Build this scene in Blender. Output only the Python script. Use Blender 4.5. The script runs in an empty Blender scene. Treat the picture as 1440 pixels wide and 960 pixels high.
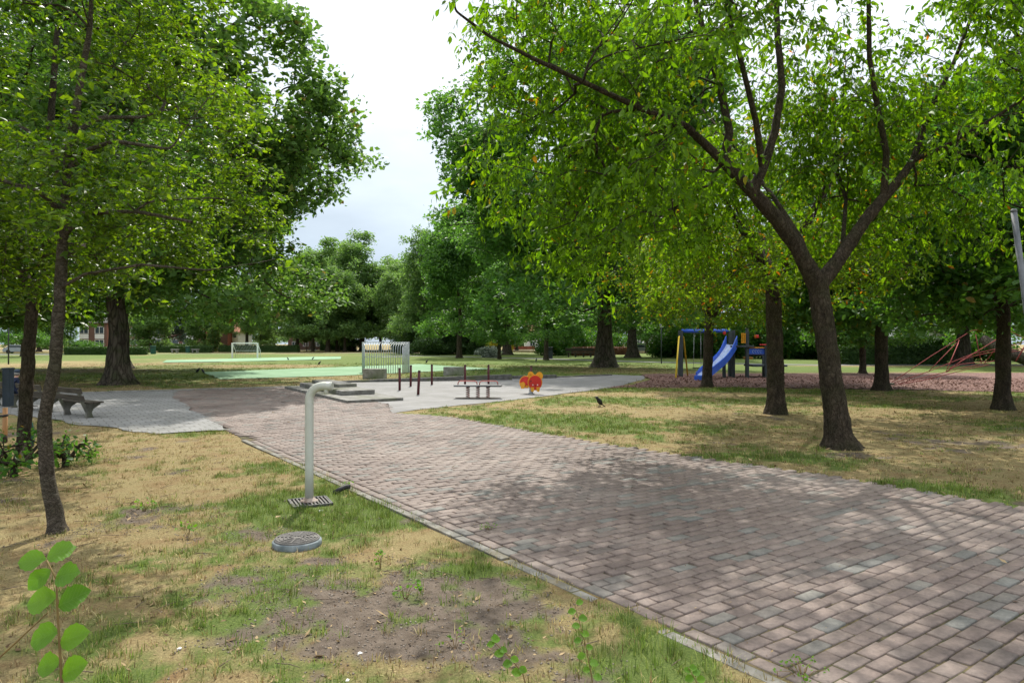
import bpy, bmesh, math, random
import numpy as np
from mathutils import Vector, Matrix
from math import radians, sin, cos, pi

random.seed(7)
scene = bpy.context.scene
COL = scene.collection
# ------------------------------------------------------------------ camera
F, HZ, EYE = 960.0, 482.0, 1.8          # focal length in photo pixels, horizon row, eye height
cam_d = bpy.data.cameras.new('camera'); cam = bpy.data.objects.new('camera', cam_d); COL.objects.link(cam)
cam_d.lens = 24.0; cam_d.sensor_width = 36.0; cam_d.clip_start = 0.05; cam_d.clip_end = 3000
cam.location = (0, 0, EYE); cam.rotation_euler = (radians(90) + math.atan(2 / F), 0, 0)
scene.camera = cam
# ------------------------------------------------------------------ light
SUN_AZ, SUN_EL = radians(-3), radians(52)
sdir = Vector((sin(SUN_AZ) * cos(SUN_EL), cos(SUN_AZ) * cos(SUN_EL), sin(SUN_EL)))
sun_d = bpy.data.lights.new('sun', 'SUN'); sun = bpy.data.objects.new('sun', sun_d); COL.objects.link(sun)
sun_d.energy = 4.5; sun_d.angle = radians(0.7); sun_d.color = (1.0, 0.95, 0.86)
sun.rotation_euler = sdir.to_track_quat('Z', 'Y').to_euler(); sun.location = (0, 0, 60)

world = bpy.data.worlds.new('World'); scene.world = world; world.use_nodes = True
nt = world.node_tree; nt.nodes.clear()
N = nt.nodes.new; L = nt.links.new
out = N('ShaderNodeOutputWorld'); bg = N('ShaderNodeBackground'); bg.inputs['Strength'].default_value = 0.145
sky = N('ShaderNodeTexSky'); sky.sky_type = 'NISHITA'; sky.sun_disc = False
sky.sun_elevation = SUN_EL; sky.sun_rotation = SUN_AZ; sky.dust_density = 2.0; sky.air_density = 1.0
tc = N('ShaderNodeTexCoord'); mp = N('ShaderNodeMapping'); mp.inputs['Scale'].default_value = (1.0, 1.0, 2.6)
ns = N('ShaderNodeTexNoise'); ns.inputs['Scale'].default_value = 2.2; ns.inputs['Detail'].default_value = 7; ns.inputs['Roughness'].default_value = .55
rp = N('ShaderNodeValToRGB'); rp.color_ramp.elements[0].position = .30; rp.color_ramp.elements[1].position = .62
rp.color_ramp.elements[0].color = (.8, .8, .8, 1); rp.color_ramp.elements[1].color = (1, 1, 1, 1)
cl = N('ShaderNodeTexNoise'); cl.inputs['Scale'].default_value = 3.1; cl.inputs['Detail'].default_value = 5
cr = N('ShaderNodeValToRGB'); cr.color_ramp.elements[0].position = .3; cr.color_ramp.elements[1].position = .75
cr.color_ramp.elements[0].color = (.74, .77, .81, 1); cr.color_ramp.elements[1].color = (1.10, 1.10, 1.10, 1)
sx = N('ShaderNodeSeparateXYZ'); zr = N('ShaderNodeValToRGB'); ze = zr.color_ramp.elements
ze[0].position = .05; ze[0].color = (.335, .41, .48, 1); ze[1].position = .95; ze[1].color = (1.2, 1.2, 1.19, 1); zk = ze.new(.40); zk.color = (.64, .67, .70, 1)
L(tc.outputs['Generated'], sx.inputs['Vector']); L(sx.outputs['Z'], zr.inputs['Fac'])
zm = N('ShaderNodeMix'); zm.data_type = 'RGBA'; zm.blend_type = 'MULTIPLY'; zm.inputs['Factor'].default_value = 1; zm.clamp_result = False
zs = N('ShaderNodeVectorMath'); zs.operation = 'SCALE'; zs.inputs['Scale'].default_value = 10.0
mx = N('ShaderNodeMix'); mx.data_type = 'RGBA'
L(tc.outputs['Generated'], mp.inputs['Vector']); L(mp.outputs['Vector'], ns.inputs['Vector']); L(mp.outputs['Vector'], cl.inputs['Vector'])
L(ns.outputs['Fac'], rp.inputs['Fac']); L(cl.outputs['Fac'], cr.inputs['Fac'])
L(rp.outputs['Color'], mx.inputs['Factor']); L(sky.outputs['Color'], mx.inputs['A']); L(cr.outputs['Color'], zm.inputs['A']); L(zr.outputs['Color'], zm.inputs['B']); L(zm.outputs['Result'], zs.inputs[0]); L(zs.outputs['Vector'], mx.inputs['B'])
L(mx.outputs['Result'], bg.inputs['Color']); L(bg.outputs['Background'], out.inputs['Surface'])
scene.view_settings.view_transform = 'Standard'; scene.view_settings.look = 'None'
scene.view_settings.gamma = 1; scene.view_settings.exposure = 0.43; scene.view_settings.use_curve_mapping = False
cy = scene.cycles
cy.max_bounces = 8; cy.diffuse_bounces = 4; cy.glossy_bounces = 2; cy.transmission_bounces = 4; cy.transparent_max_bounces = 4
cy.caustics_reflective = False; cy.caustics_refractive = False; cy.sample_clamp_indirect = 6
cy.use_denoising = True; cy.use_adaptive_sampling = True; cy.adaptive_threshold = 0.015

# ------------------------------------------------------------------ helpers
def G(px, py, z=0.0):
    d = (EYE - z) * F / (py - HZ)
    return ((px - 720) / F * d, d)
def W(px, py, d):
    return np.array([(px - 720) / F * d, d, EYE + (HZ - py) / F * d])

def hash3(i, j, k, s):
    h = (i.astype(np.int64) * 374761393 + j.astype(np.int64) * 668265263 + k.astype(np.int64) * 2147483647 + s * 974634777) & 0xFFFFFFFF
    h = ((h ^ (h >> 13)) * 1274126177) & 0xFFFFFFFF
    h = ((h ^ (h >> 16)) * 2246822519) & 0xFFFFFFFF
    return ((h ^ (h >> 15)) & 0xFFFFFF) / float(0xFFFFFF)
def noise3(p, s=0):
    p = np.asarray(p, float); f = np.floor(p); t = p - f; t = t * t * (3 - 2 * t); f = f.astype(np.int64)
    r = 0
    for a in (0, 1):
        for b in (0, 1):
            for c in (0, 1):
                w = (t[:, 0] if a else 1 - t[:, 0]) * (t[:, 1] if b else 1 - t[:, 1]) * (t[:, 2] if c else 1 - t[:, 2])
                r = r + w * hash3(f[:, 0] + a, f[:, 1] + b, f[:, 2] + c, s)
    return r
def fbm2(x, y, freq, s=0, oct=4):
    p = np.stack([np.asarray(x, float).ravel() * freq, np.asarray(y, float).ravel() * freq, np.zeros(np.size(x))], 1)
    r = 0; a = .5; tot = 0
    for o in range(oct):
        r = r + a * noise3(p * (2 ** o) + 13.7 * o, s + o); tot += a; a *= .55
    return (r / tot).reshape(np.shape(x))
def inpoly(x, y, poly):
    x = np.asarray(x, float); y = np.asarray(y, float); c = np.zeros(x.shape, bool); n = len(poly)
    for i in range(n):
        x0, y0 = poly[i][:2]; x1, y1 = poly[(i + 1) % n][:2]
        if y0 == y1: continue
        m = ((y0 > y) != (y1 > y)) & (x < (x1 - x0) * (y - y0) / (y1 - y0) + x0)
        c ^= m
    return c

def mesh_np(name, verts, faces, smooth=False, attr=None):
    """faces: list of int arrays (n,k)."""
    verts = np.asarray(verts, np.float32)
    if not isinstance(faces, list): faces = [faces]
    faces = [np.asarray(f, np.int32) for f in faces if len(f)]
    me = bpy.data.meshes.new(name)
    me.vertices.add(len(verts)); me.vertices.foreach_set('co', verts.ravel())
    nl = sum(f.size for f in faces); npoly = sum(len(f) for f in faces)
    me.loops.add(nl); me.loops.foreach_set('vertex_index', np.concatenate([f.ravel() for f in faces]))
    me.polygons.add(npoly)
    sizes = np.concatenate([np.full(len(f), f.shape[1], np.int32) for f in faces])
    me.polygons.foreach_set('loop_start', np.concatenate([[0], np.cumsum(sizes)[:-1]]).astype(np.int32))
    if smooth: me.polygons.foreach_set('use_smooth', np.ones(npoly, bool))
    if attr:
        for k, v in attr.items():
            a = me.attributes.new(k, 'FLOAT', 'POINT'); a.data.foreach_set('value', np.asarray(v, np.float32).ravel())
    me.update(calc_edges=True); me.validate()
    return me
def link(name, me, mat=None, parent=None, loc=None):
    o = bpy.data.objects.new(name, me); COL.objects.link(o)
    if mat is not None and me is not None and len(me.materials) == 0:
        for m in (mat if isinstance(mat, (list, tuple)) else [mat]): me.materials.append(m)
    if parent is not None: o.parent = parent
    if loc is not None: o.location = loc
    return o
def tag(o, label=None, cat=None, group=None, kind=None):
    if label: o['label'] = label
    if cat: o['category'] = cat
    if group: o['group'] = group
    if kind: o['kind'] = kind
    return o
def empty(name, loc, label, cat, group=None, rz=0.0, s=1.0):
    o = bpy.data.objects.new(name, None); COL.objects.link(o); o.empty_display_size = .2
    o.location = loc if len(loc) == 3 else (loc[0], loc[1], 0); o.rotation_euler = (0, 0, rz); o.scale = (s, s, s)
    return tag(o, label, cat, group)
def copy_tree(o, parent=None):
    c = o.copy(); COL.objects.link(c)
    if parent is not None: c.parent = parent
    for ch in list(o.children): copy_tree(ch, c)
    return c

class MB:
    """collects simple shapes and links them as ONE mesh"""
    def __init__(s): s.bm = bmesh.new()
    def box(s, c, size, rot=None, bevel=0.0):
        r = bmesh.ops.create_cube(s.bm, size=1)
        M = Matrix.Translation(Vector([float(v) for v in c])) @ (rot.to_4x4() if rot is not None else Matrix()) @ Matrix.Diagonal((size[0], size[1], size[2], 1))
        bmesh.ops.transform(s.bm, matrix=M, verts=r['verts'])
        if bevel:
            es = list({e for v in r['verts'] for e in v.link_edges})
            bmesh.ops.bevel(s.bm, geom=es, offset=bevel, segments=2, affect='EDGES', profile=.6)
        return s
    def tube(s, pts, r, n=10, caps=True):
        pts = [Vector([float(v) for v in p]) for p in pts]; rs = r if isinstance(r, (list, tuple)) else [r] * len(pts)
        rings = []; nrm = None
        for i, p in enumerate(pts):
            t = (pts[min(i + 1, len(pts) - 1)] - pts[max(i - 1, 0)]).normalized()
            if nrm is None:
                nrm = t.orthogonal().normalized()
            nrm = (nrm - t * nrm.dot(t)).normalized(); b = t.cross(nrm)
            rings.append([s.bm.verts.new(p + (nrm * cos(2 * pi * k / n) + b * sin(2 * pi * k / n)) * rs[i]) for k in range(n)])
        for a, b in zip(rings, rings[1:]):
            for k in range(n):
                f = s.bm.faces.new((a[k], a[(k + 1) % n], b[(k + 1) % n], b[k])); f.smooth = True
        if caps:
            s.bm.faces.new(rings[0][::-1]); s.bm.faces.new(rings[-1])
        return s
    def lathe(s, prof, n=20, M=None):
        M = M or Matrix(); rings = []
        for r, z in prof:
            rings.append([s.bm.verts.new(M @ Vector((max(r, 1e-4) * cos(2 * pi * k / n), max(r, 1e-4) * sin(2 * pi * k / n), z))) for k in range(n)])
        for a, b in zip(rings, rings[1:]):
            for k in range(n):
                f = s.bm.faces.new((a[k], a[(k + 1) % n], b[(k + 1) % n], b[k])); f.smooth = True
        s.bm.faces.new(rings[0][::-1]); s.bm.faces.new(rings[-1]); return s
    def prism(s, poly, z0, z1, M=None):
        M = M or Matrix(); n = len(poly)
        a = [s.bm.verts.new(M @ Vector((p[0], p[1], z0))) for p in poly]; b = [s.bm.verts.new(M @ Vector((p[0], p[1], z1))) for p in poly]
        s.bm.faces.new(a[::-1]); s.bm.faces.new(b)
        for k in range(n): s.bm.faces.new((a[k], a[(k + 1) % n], b[(k + 1) % n], b[k]))
        return s
    def build(s, name, mat, parent=None, loc=None, bevel=0.0):
        bmesh.ops.recalc_face_normals(s.bm, faces=s.bm.faces)
        if bevel:
            es = [e for e in s.bm.edges if len(e.link_faces) == 2 and e.calc_face_angle(0) > .9]
            bmesh.ops.bevel(s.bm, geom=es, offset=bevel, segments=2, affect='EDGES', profile=.6)
        me = bpy.data.meshes.new(name); s.bm.to_mesh(me); s.bm.free()
        return link(name, me, mat, parent, loc)

# ------------------------------------------------------------------ materials
def base_mat(name):
    m = bpy.data.materials.new(name); m.use_nodes = True; nt = m.node_tree
    return m, nt, nt.nodes['Principled BSDF']
def noise_mat(name, ca, cb, scale=6.0, rough=.8, bump=0.0, bscale=None, metallic=0.0, spec=.35, stretch=(1, 1, 1), lo=.35, hi=.65, third=None, world=False):
    m, nt, b = base_mat(name); N = nt.nodes.new; L = nt.links.new
    tc = N('ShaderNodeTexCoord'); mp = N('ShaderNodeMapping'); mp.inputs['Scale'].default_value = stretch
    if world:
        g = N('ShaderNodeNewGeometry'); L(g.outputs['Position'], mp.inputs['Vector'])
    else: L(tc.outputs['Object'], mp.inputs['Vector'])
    n = N('ShaderNodeTexNoise'); n.inputs['Scale'].default_value = scale; n.inputs['Detail'].default_value = 8; n.inputs['Roughness'].default_value = .62
    L(mp.outputs['Vector'], n.inputs['Vector'])
    r = N('ShaderNodeValToRGB'); r.color_ramp.elements[0].position = lo; r.color_ramp.elements[1].position = hi
    r.color_ramp.elements[0].color = (*ca, 1); r.color_ramp.elements[1].color = (*cb, 1)
    L(n.outputs['Fac'], r.inputs['Fac']); colour = r.outputs['Color']
    if third:
        n3 = N('ShaderNodeTexNoise'); n3.inputs['Scale'].default_value = scale * .23; n3.inputs['Detail'].default_value = 5; L(mp.outputs['Vector'], n3.inputs['Vector'])
        r3 = N('ShaderNodeValToRGB'); r3.color_ramp.elements[0].position = .48; r3.color_ramp.elements[1].position = .66; L(n3.outputs['Fac'], r3.inputs['Fac'])
        mx = N('ShaderNodeMix'); mx.data_type = 'RGBA'; L(r3.outputs['Color'], mx.inputs['Factor']); L(colour, mx.inputs['A']); mx.inputs['B'].default_value = (*third, 1)
        colour = mx.outputs['Result']
    L(colour, b.inputs['Base Color'])
    b.inputs['Roughness'].default_value = rough; b.inputs['Metallic'].default_value = metallic; b.inputs['Specular IOR Level'].default_value = spec
    if bump:
        n2 = N('ShaderNodeTexNoise'); n2.inputs['Scale'].default_value = bscale or scale * 4; n2.inputs['Detail'].default_value = 6
        L(mp.outputs['Vector'], n2.inputs['Vector']); bp = N('ShaderNodeBump'); bp.inputs['Strength'].default_value = bump; bp.inputs['Distance'].default_value = .02
        L(n2.outputs['Fac'], bp.inputs['Height']); L(bp.outputs['Normal'], b.inputs['Normal'])
    return m
def leaf_mat(name, dark, light, warm=None, warm_at=.97, trans=.45, tint=(1.25, 1.25, .45), rough=.5, spec=.3, gain=1.7):
    m, nt, b = base_mat(name); N = nt.nodes.new; L = nt.links.new
    g = N('ShaderNodeNewGeometry'); r = N('ShaderNodeValToRGB'); e = r.color_ramp.elements
    e[0].position = 0; e[0].color = (*dark, 1); e[1].position = warm_at - .02 if warm else 1; e[1].color = (*light, 1)
    if warm:
        x = e.new(warm_at); x.color = (*warm, 1); y = e.new(1.0); y.color = (warm[0], warm[1] * .5, warm[2], 1)
    L(g.outputs['Random Per Island'], r.inputs['Fac'])
    L(r.outputs['Color'], b.inputs['Base Color']); b.inputs['Roughness'].default_value = rough; b.inputs['Specular IOR Level'].default_value = spec
    mul = N('ShaderNodeMix'); mul.data_type = 'RGBA'; mul.blend_type = 'MULTIPLY'; mul.inputs['Factor'].default_value = 1
    L(r.outputs['Color'], mul.inputs['A']); mul.inputs['B'].default_value = (tint[0] * gain, tint[1] * gain, tint[2] * gain, 1); mul.clamp_result = False
    t = N('ShaderNodeBsdfTranslucent'); L(mul.outputs['Result'], t.inputs['Color'])
    ms = N('ShaderNodeMixShader'); ms.inputs['Fac'].default_value = trans
    L(b.outputs['BSDF'], ms.inputs[1]); L(t.outputs['BSDF'], ms.inputs[2]); L(ms.outputs['Shader'], nt.nodes['Material Output'].inputs['Surface'])
    return m
def bark_mat(name, ca, cb, moss=None, vscale=9.0, zs=.22):
    m, nt, b = base_mat(name); N = nt.nodes.new; L = nt.links.new
    tc = N('ShaderNodeTexCoord'); mp = N('ShaderNodeMapping'); mp.inputs['Scale'].default_value = (1, 1, zs); L(tc.outputs['Object'], mp.inputs['Vector'])
    v = N('ShaderNodeTexVoronoi'); v.feature = 'DISTANCE_TO_EDGE'; v.inputs['Scale'].default_value = vscale * 2
    n = N('ShaderNodeTexNoise'); n.inputs['Scale'].default_value = vscale; n.inputs['Detail'].default_value = 9; n.inputs['Roughness'].default_value = .65; n.inputs['Distortion'].default_value = .6
    L(mp.outputs['Vector'], n.inputs['Vector'])
    mm = N('ShaderNodeVectorMath'); mm.operation = 'MULTIPLY_ADD'; mm.inputs[1].default_value = (.25, .25, .25); L(n.outputs['Color'], mm.inputs[0]); L(mp.outputs['Vector'], mm.inputs[2]); L(mm.outputs['Vector'], v.inputs['Vector'])
    r = N('ShaderNodeValToRGB'); r.color_ramp.elements[0].position = .3; r.color_ramp.elements[1].position = .7
    r.color_ramp.elements[0].color = (*ca, 1); r.color_ramp.elements[1].color = (*cb, 1); L(n.outputs['Fac'], r.inputs['Fac']); c = r.outputs['Color']
    if moss:
        n3 = N('ShaderNodeTexNoise'); n3.inputs['Scale'].default_value = 2.2; n3.inputs['Detail'].default_value = 6; L(tc.outputs['Object'], n3.inputs['Vector'])
        r3 = N('ShaderNodeValToRGB'); r3.color_ramp.elements[0].position = .45; r3.color_ramp.elements[1].position = .7; L(n3.outputs['Fac'], r3.inputs['Fac'])
        mx = N('ShaderNodeMix'); mx.data_type = 'RGBA'; L(r3.outputs['Color'], mx.inputs['Factor']); L(c, mx.inputs['A']); mx.inputs['B'].default_value = (*moss, 1); c = mx.outputs['Result']
    L(c, b.inputs['Base Color']); b.inputs['Roughness'].default_value = .92; b.inputs['Specular IOR Level'].default_value = .2
    ck = N('ShaderNodeValToRGB'); ck.color_ramp.elements[0].position = .0; ck.color_ramp.elements[1].position = .16; ck.color_ramp.elements[0].color = (.32, .30, .28, 1); L(v.outputs['Distance'], ck.inputs['Fac'])
    cm = N('ShaderNodeMix'); cm.data_type = 'RGBA'; cm.blend_type = 'MULTIPLY'; cm.inputs['Factor'].default_value = 1; L(c, cm.inputs['A']); L(ck.outputs['Color'], cm.inputs['B']); L(cm.outputs['Result'], b.inputs['Base Color'])
    h = N('ShaderNodeMath'); h.operation = 'MULTIPLY_ADD'; L(v.outputs['Distance'], h.inputs[0]); h.inputs[1].default_value = 1.4; L(n.outputs['Fac'], h.inputs[2])
    bp = N('ShaderNodeBump'); bp.inputs['Strength'].default_value = 1.0; bp.inputs['Distance'].default_value = .06; L(h.outputs['Value'], bp.inputs['Height']); L(bp.outputs['Normal'], b.inputs['Normal'])
    return m
def tile_mat(name, c1, c2, mortar, w, h, rough=.85, rot=0.0, msize=.012, blotch=.25, offset=.5):
    """world-space unit paving or masonry"""
    m, nt, b = base_mat(name); N = nt.nodes.new; L = nt.links.new
    tc = N('ShaderNodeTexCoord'); mp = N('ShaderNodeMapping'); mp.inputs['Rotation'].default_value = (0, 0, rot); L(tc.outputs['Object'], mp.inputs['Vector'])
    t = N('ShaderNodeTexBrick'); t.inputs['Scale'].default_value = 1; t.inputs['Brick Width'].default_value = w; t.inputs['Row Height'].default_value = h
    t.inputs['Mortar Size'].default_value = msize; t.inputs['Color1'].default_value = (*c1, 1); t.inputs['Color2'].default_value = (*c2, 1); t.inputs['Mortar'].default_value = (*mortar, 1); t.offset = offset
    L(mp.outputs['Vector'], t.inputs['Vector'])
    n = N('ShaderNodeTexNoise'); n.inputs['Scale'].default_value = .8; n.inputs['Detail'].default_value = 9; n.inputs['Roughness'].default_value = .65; L(tc.outputs['Object'], n.inputs['Vector'])
    r = N('ShaderNodeValToRGB'); r.color_ramp.elements[0].position = .3; r.color_ramp.elements[1].position = .7
    r.color_ramp.elements[0].color = (1 - blotch, 1 - blotch, 1 - blotch * 1.1, 1); r.color_ramp.elements[1].color = (1, 1, 1, 1); L(n.outputs['Fac'], r.inputs['Fac'])
    mx = N('ShaderNodeMix'); mx.data_type = 'RGBA'; mx.blend_type = 'MULTIPLY'; mx.inputs['Factor'].default_value = 1; L(t.outputs['Color'], mx.inputs['A']); L(r.outputs['Color'], mx.inputs['B'])
    L(mx.outputs['Result'], b.inputs['Base Color']); b.inputs['Roughness'].default_value = rough; b.inputs['Specular IOR Level'].default_value = .3
    bp = N('ShaderNodeBump'); bp.inputs['Strength'].default_value = .4; bp.inputs['Distance'].default_value = .01; bp.invert = True
    L(t.outputs['Fac'], bp.inputs['Height']); L(bp.outputs['Normal'], b.inputs['Normal'])
    return m
def glass_mat(name, c):
    m, nt, b = base_mat(name); b.inputs['Base Color'].default_value = (*c, 1); b.inputs['Roughness'].default_value = .08; b.inputs['Specular IOR Level'].default_value = .8
    return m

M = {}
M['concrete'] = noise_mat('weathered_concrete', (.15, .145, .13), (.30, .29, .27), 5, .9, .35, third=(.17, .18, .12))
M['concrete_dark'] = noise_mat('dirty_concrete', (.07, .07, .065), (.15, .145, .135), 6, .9, .35, third=(.09, .10, .05))
M['moss_concrete'] = noise_mat('mossy_concrete', (.16, .16, .13), (.34, .33, .30), 4, .92, .4, third=(.10, .13, .05))
M['grey_paint'] = noise_mat('cream_grey_paint', (.50, .51, .46), (.58, .59, .54), 3, .42, .04, 40, spec=.5, third=(.46, .46, .41))
M['steel'] = noise_mat('galvanised_steel', (.36, .39, .40), (.52, .55, .57), 9, .5, .0, metallic=.15)
M['white_steel'] = noise_mat('white_painted_steel', (.62, .64, .62), (.72, .74, .72), 9, .5)
M['iron'] = noise_mat('dark_cast_iron', (.035, .037, .04), (.10, .10, .10), 14, .55, .3, 60, metallic=.35)
M['iron_light'] = noise_mat('worn_cast_iron', (.085, .08, .075), (.17, .16, .15), 12, .7, .4, 70, metallic=.2)
M['black'] = noise_mat('black_rubber', (.015, .015, .016), (.04, .04, .04), 10, .6)
M['maroon'] = noise_mat('maroon_wood_paint', (.060, .010, .014), (.10, .018, .022), 8, .55, .15, stretch=(1, 1, .2))
M['red'] = noise_mat('red_plastic', (.50, .015, .012), (.62, .03, .02), 4, .42, spec=.5)
M['red_rope'] = noise_mat('faded_red_rope', (.20, .035, .035), (.30, .07, .06), 40, .85)
M['yellow'] = noise_mat('yellow_plastic', (.66, .28, .012), (.78, .36, .02), 4, .42, spec=.5)
M['yellow_paint'] = noise_mat('yellow_tube_paint', (.70, .48, .02), (.80, .57, .04), 4, .42, spec=.5)
M['blue'] = noise_mat('blue_plastic', (.015, .085, .50), (.03, .12, .62), 4, .38, spec=.5)
M['pale_blue'] = noise_mat('scuffed_pale_slide_bed', (.28, .38, .62), (.48, .58, .76), 5, .3, spec=.6, stretch=(1, 1, .3))
M['post'] = noise_mat('slate_grey_timber', (.030, .040, .045), (.065, .080, .085), 6, .7, .25, stretch=(1, 1, .2))
M['pole_grey'] = noise_mat('dull_grey_pole', (.085, .095, .105), (.15, .16, .175), 7, .6, .1)
M['bench_leg'] = noise_mat('aged_bench_concrete', (.10, .095, .08), (.21, .20, .175), 6, .9, .4, third=(.10, .105, .065))
M['wood'] = noise_mat('weathered_dark_wood', (.035, .030, .023), (.095, .08, .06), 5, .8, .4, stretch=(.3, 4, 4))
M['stake_wood'] = noise_mat('fresh_orange_wood', (.40, .20, .085), (.55, .30, .14), 9, .75, .3, stretch=(3, 3, .2))
M['navy'] = noise_mat('navy_bin_paint', (.020, .035, .055), (.035, .055, .085), 4, .5)
M['navy_cloth'] = noise_mat('navy_cloth', (.008, .013, .035), (.02, .028, .06), 14, .9, .2)
M['skin'] = noise_mat('skin', (.40, .23, .16), (.48, .28, .20), 9, .55)
M['hair'] = noise_mat('grey_hair', (.18, .17, .16), (.3, .29, .27), 30, .8)
M['green_paint'] = noise_mat('dark_green_paint', (.012, .06, .045), (.02, .085, .06), 5, .5)
M['dirt'] = noise_mat('dark_damp_dirt', (.03, .024, .018), (.075, .06, .045), 9, .95, .6)
M['white'] = noise_mat('white_render', (.66, .67, .67), (.76, .77, .77), 2, .7)
M['paper'] = noise_mat('crumpled_white_paper', (.62, .62, .60), (.75, .75, .74), 20, .8, .5)
M['brick_wall'] = tile_mat('red_house_brick', (.24, .075, .05), (.31, .105, .07), (.17, .10, .08), .22, .07, msize=.008)
M['roof_tile'] = tile_mat('orange_roof_tile', (.34, .13, .06), (.24, .09, .05), (.1, .04, .03), .3, .25)
M['roof_dark'] = tile_mat('slate_roof', (.07, .065, .07), (.1, .09, .09), (.03, .03, .03), .3, .25)
M['glass'] = glass_mat('window_glass', (.05, .07, .09))
M['car_white'] = noise_mat('white_car_paint', (.6, .61, .62), (.65, .66, .67), 1, .25, spec=.6)
M['car_silver'] = noise_mat('silver_car_paint', (.3, .31, .33), (.36, .37, .39), 1, .28, metallic=.6)
M['car_blue'] = noise_mat('blue_car_paint', (.04, .07, .16), (.05, .085, .19), 1, .25, spec=.6)
M['tyre'] = noise_mat('tyre_rubber', (.012, .012, .013), (.025, .025, .026), 10, .8)
M['feather'] = noise_mat('black_feather', (.008, .009, .010), (.02, .022, .025), 20, .5)
M['turf'] = noise_mat('pale_artificial_turf', (.17, .29, .165), (.235, .36, .225), 1.1, .95, .1, 60, third=(.15, .27, .145))
M['plaza'] = tile_mat('grey_concrete_paving', (.23, .226, .226), (.265, .26, .257), (.16, .155, .148), .5, .5, rot=.62, msize=.014, blotch=.32, offset=0)
M['slab'] = tile_mat('grey_concrete_slabs', (.23, .23, .226), (.275, .274, .268), (.13, .125, .115), .3, .3, rot=-.62, msize=.012, blotch=.34)
M['asphalt'] = noise_mat('worn_asphalt', (.15, .15, .15), (.22, .215, .21), 3, .9, .2, 60)
M['bark_cherry'] = bark_mat('cherry_bark', (.042, .033, .025), (.18, .14, .10), (.085, .08, .042), 9, .45)
M['bark_smooth'] = bark_mat('grey_brown_bark', (.10, .082, .062), (.32, .27, .215), (.16, .15, .095), 9, 1.5)
M['bark_oak'] = bark_mat('oak_bark', (.045, .037, .029), (.15, .125, .095), (.055, .06, .028), 3)
M['leaf_cherry'] = leaf_mat('cherry_leaf', (.045, .110, .008), (.115, .215, .012), (.26, .16, .015), .997, trans=.52, tint=(1.4, 1.35, .25), gain=1.85, spec=.2)
M['leaf_cherry_autumn'] = leaf_mat('turning_cherry_leaf', (.05, .115, .012), (.118, .20, .016), (.28, .16, .015), .97, trans=.52, tint=(1.4, 1.25, .3), gain=1.9, spec=.2)
M['leaf_glossy'] = leaf_mat('glossy_leaf', (.032, .085, .010), (.105, .175, .014), trans=.5, tint=(1.5, 1.38, .25), rough=.42, spec=.4, gain=2.0)
M['leaf_dark'] = leaf_mat('dark_glossy_leaf', (.022, .062, .011), (.05, .11, .016), trans=.38, rough=.42, spec=.4)
M['leaf_oak'] = leaf_mat('oak_leaf', (.062, .138, .034), (.125, .225, .054), (.16, .20, .045), .97, trans=.38, tint=(1.25, 1.25, .5))
M['leaf_oak_deep'] = leaf_mat('deep_green_leaf', (.050, .124, .032), (.100, .20, .050), trans=.47, tint=(1.2, 1.25, .5))
M['leaf_maple'] = leaf_mat('maple_leaf', (.032, .095, .020), (.076, .165, .032), (.16, .17, .02), .985, trans=.42, tint=(1.25, 1.3, .4))
M['leaf_far'] = leaf_mat('haze_tinted_leaf', (.078, .150, .050), (.150, .240, .078), trans=.42, tint=(1.15, 1.2, .6), rough=.6)  # distance haze is put into this paler, bluer leaf colour
M['leaf_pale'] = leaf_mat('pale_green_leaf', (.055, .115, .028), (.10, .17, .045), (.18, .19, .04), .9, trans=.4, tint=(1.2, 1.2, .5))
M['leaf_hedge'] = leaf_mat('hedge_leaf', (.022, .058, .013), (.05, .10, .022), trans=.25)
M['leaf_brown'] = leaf_mat('brown_red_shrub_leaf', (.09, .04, .022), (.17, .085, .045), trans=.2, tint=(1, 1, .8))
M['leaf_yellow'] = leaf_mat('yellow_shrub_leaf', (.30, .26, .02), (.45, .38, .03), trans=.35, tint=(1, 1, .6))
M['leaf_blue'] = leaf_mat('blue_green_needle', (.055, .10, .08), (.10, .155, .12), trans=.2, tint=(1, 1, .8))
M['leaf_white'] = leaf_mat('white_blossom', (.06, .12, .05), (.65, .68, .60), trans=.2, tint=(.7, .7, .7))
M['leaf_fresh'] = leaf_mat('fresh_green_leaf', (.085, .21, .014), (.14, .29, .02), trans=.42, tint=(1.1, 1.1, .35), rough=.4)
M['stem'] = noise_mat('thin_brown_stem', (.14, .085, .04), (.24, .17, .06), 20, .7)
# ================================================================== GROUND
U = np.array([-.579, .815]); NN = np.array([.815, .579])
def PT(s, n): return tuple(s * U + n * NN)
P2, P3, P4 = G(325, 604), G(245, 560), G(250, 549)
P5, P6, P7 = G(430, 543.5), G(545, 568), G(552, 580)
PATH = [PT(-9, 3.30), PT(13.4, 3.30), P2, P3, P4, P5, P6, P7, PT(14.5, 8.4), PT(11, 8.42), PT(8, 8.5), PT(5, 8.9), PT(-9, 8.95)]
SLAB = [P2, P3, P4, (-15.5, 24.9), (-26, 27.6), (-26, 25.6), (-15, 19.0), (-10.2, 15.6), (-7, 13.5)]
PLAZA = [P6, P7, G(600, 574), G(720, 562), G(800, 552), G(858, 545.5), (6.6, 34), G(905, 528), G(860, 526.5), G(722, 530.6), G(560, 535.5), G(475, 538), P5]
CHIPS = [G(850, 545.2), G(960, 544), G(1100, 545), G(1250, 547), G(1440, 551), (30, 22), (46, 28), (46, 42), G(1100, 524.5), G(905, 525.5), (7.0, 36.5), (6.8, 33.5), (5.2, 29.4)]
MAT1 = [G(310, 533), G(284, 523.2), G(590, 511.8), G(700, 518.6), G(640, 520.5), G(480, 528)]
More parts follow.
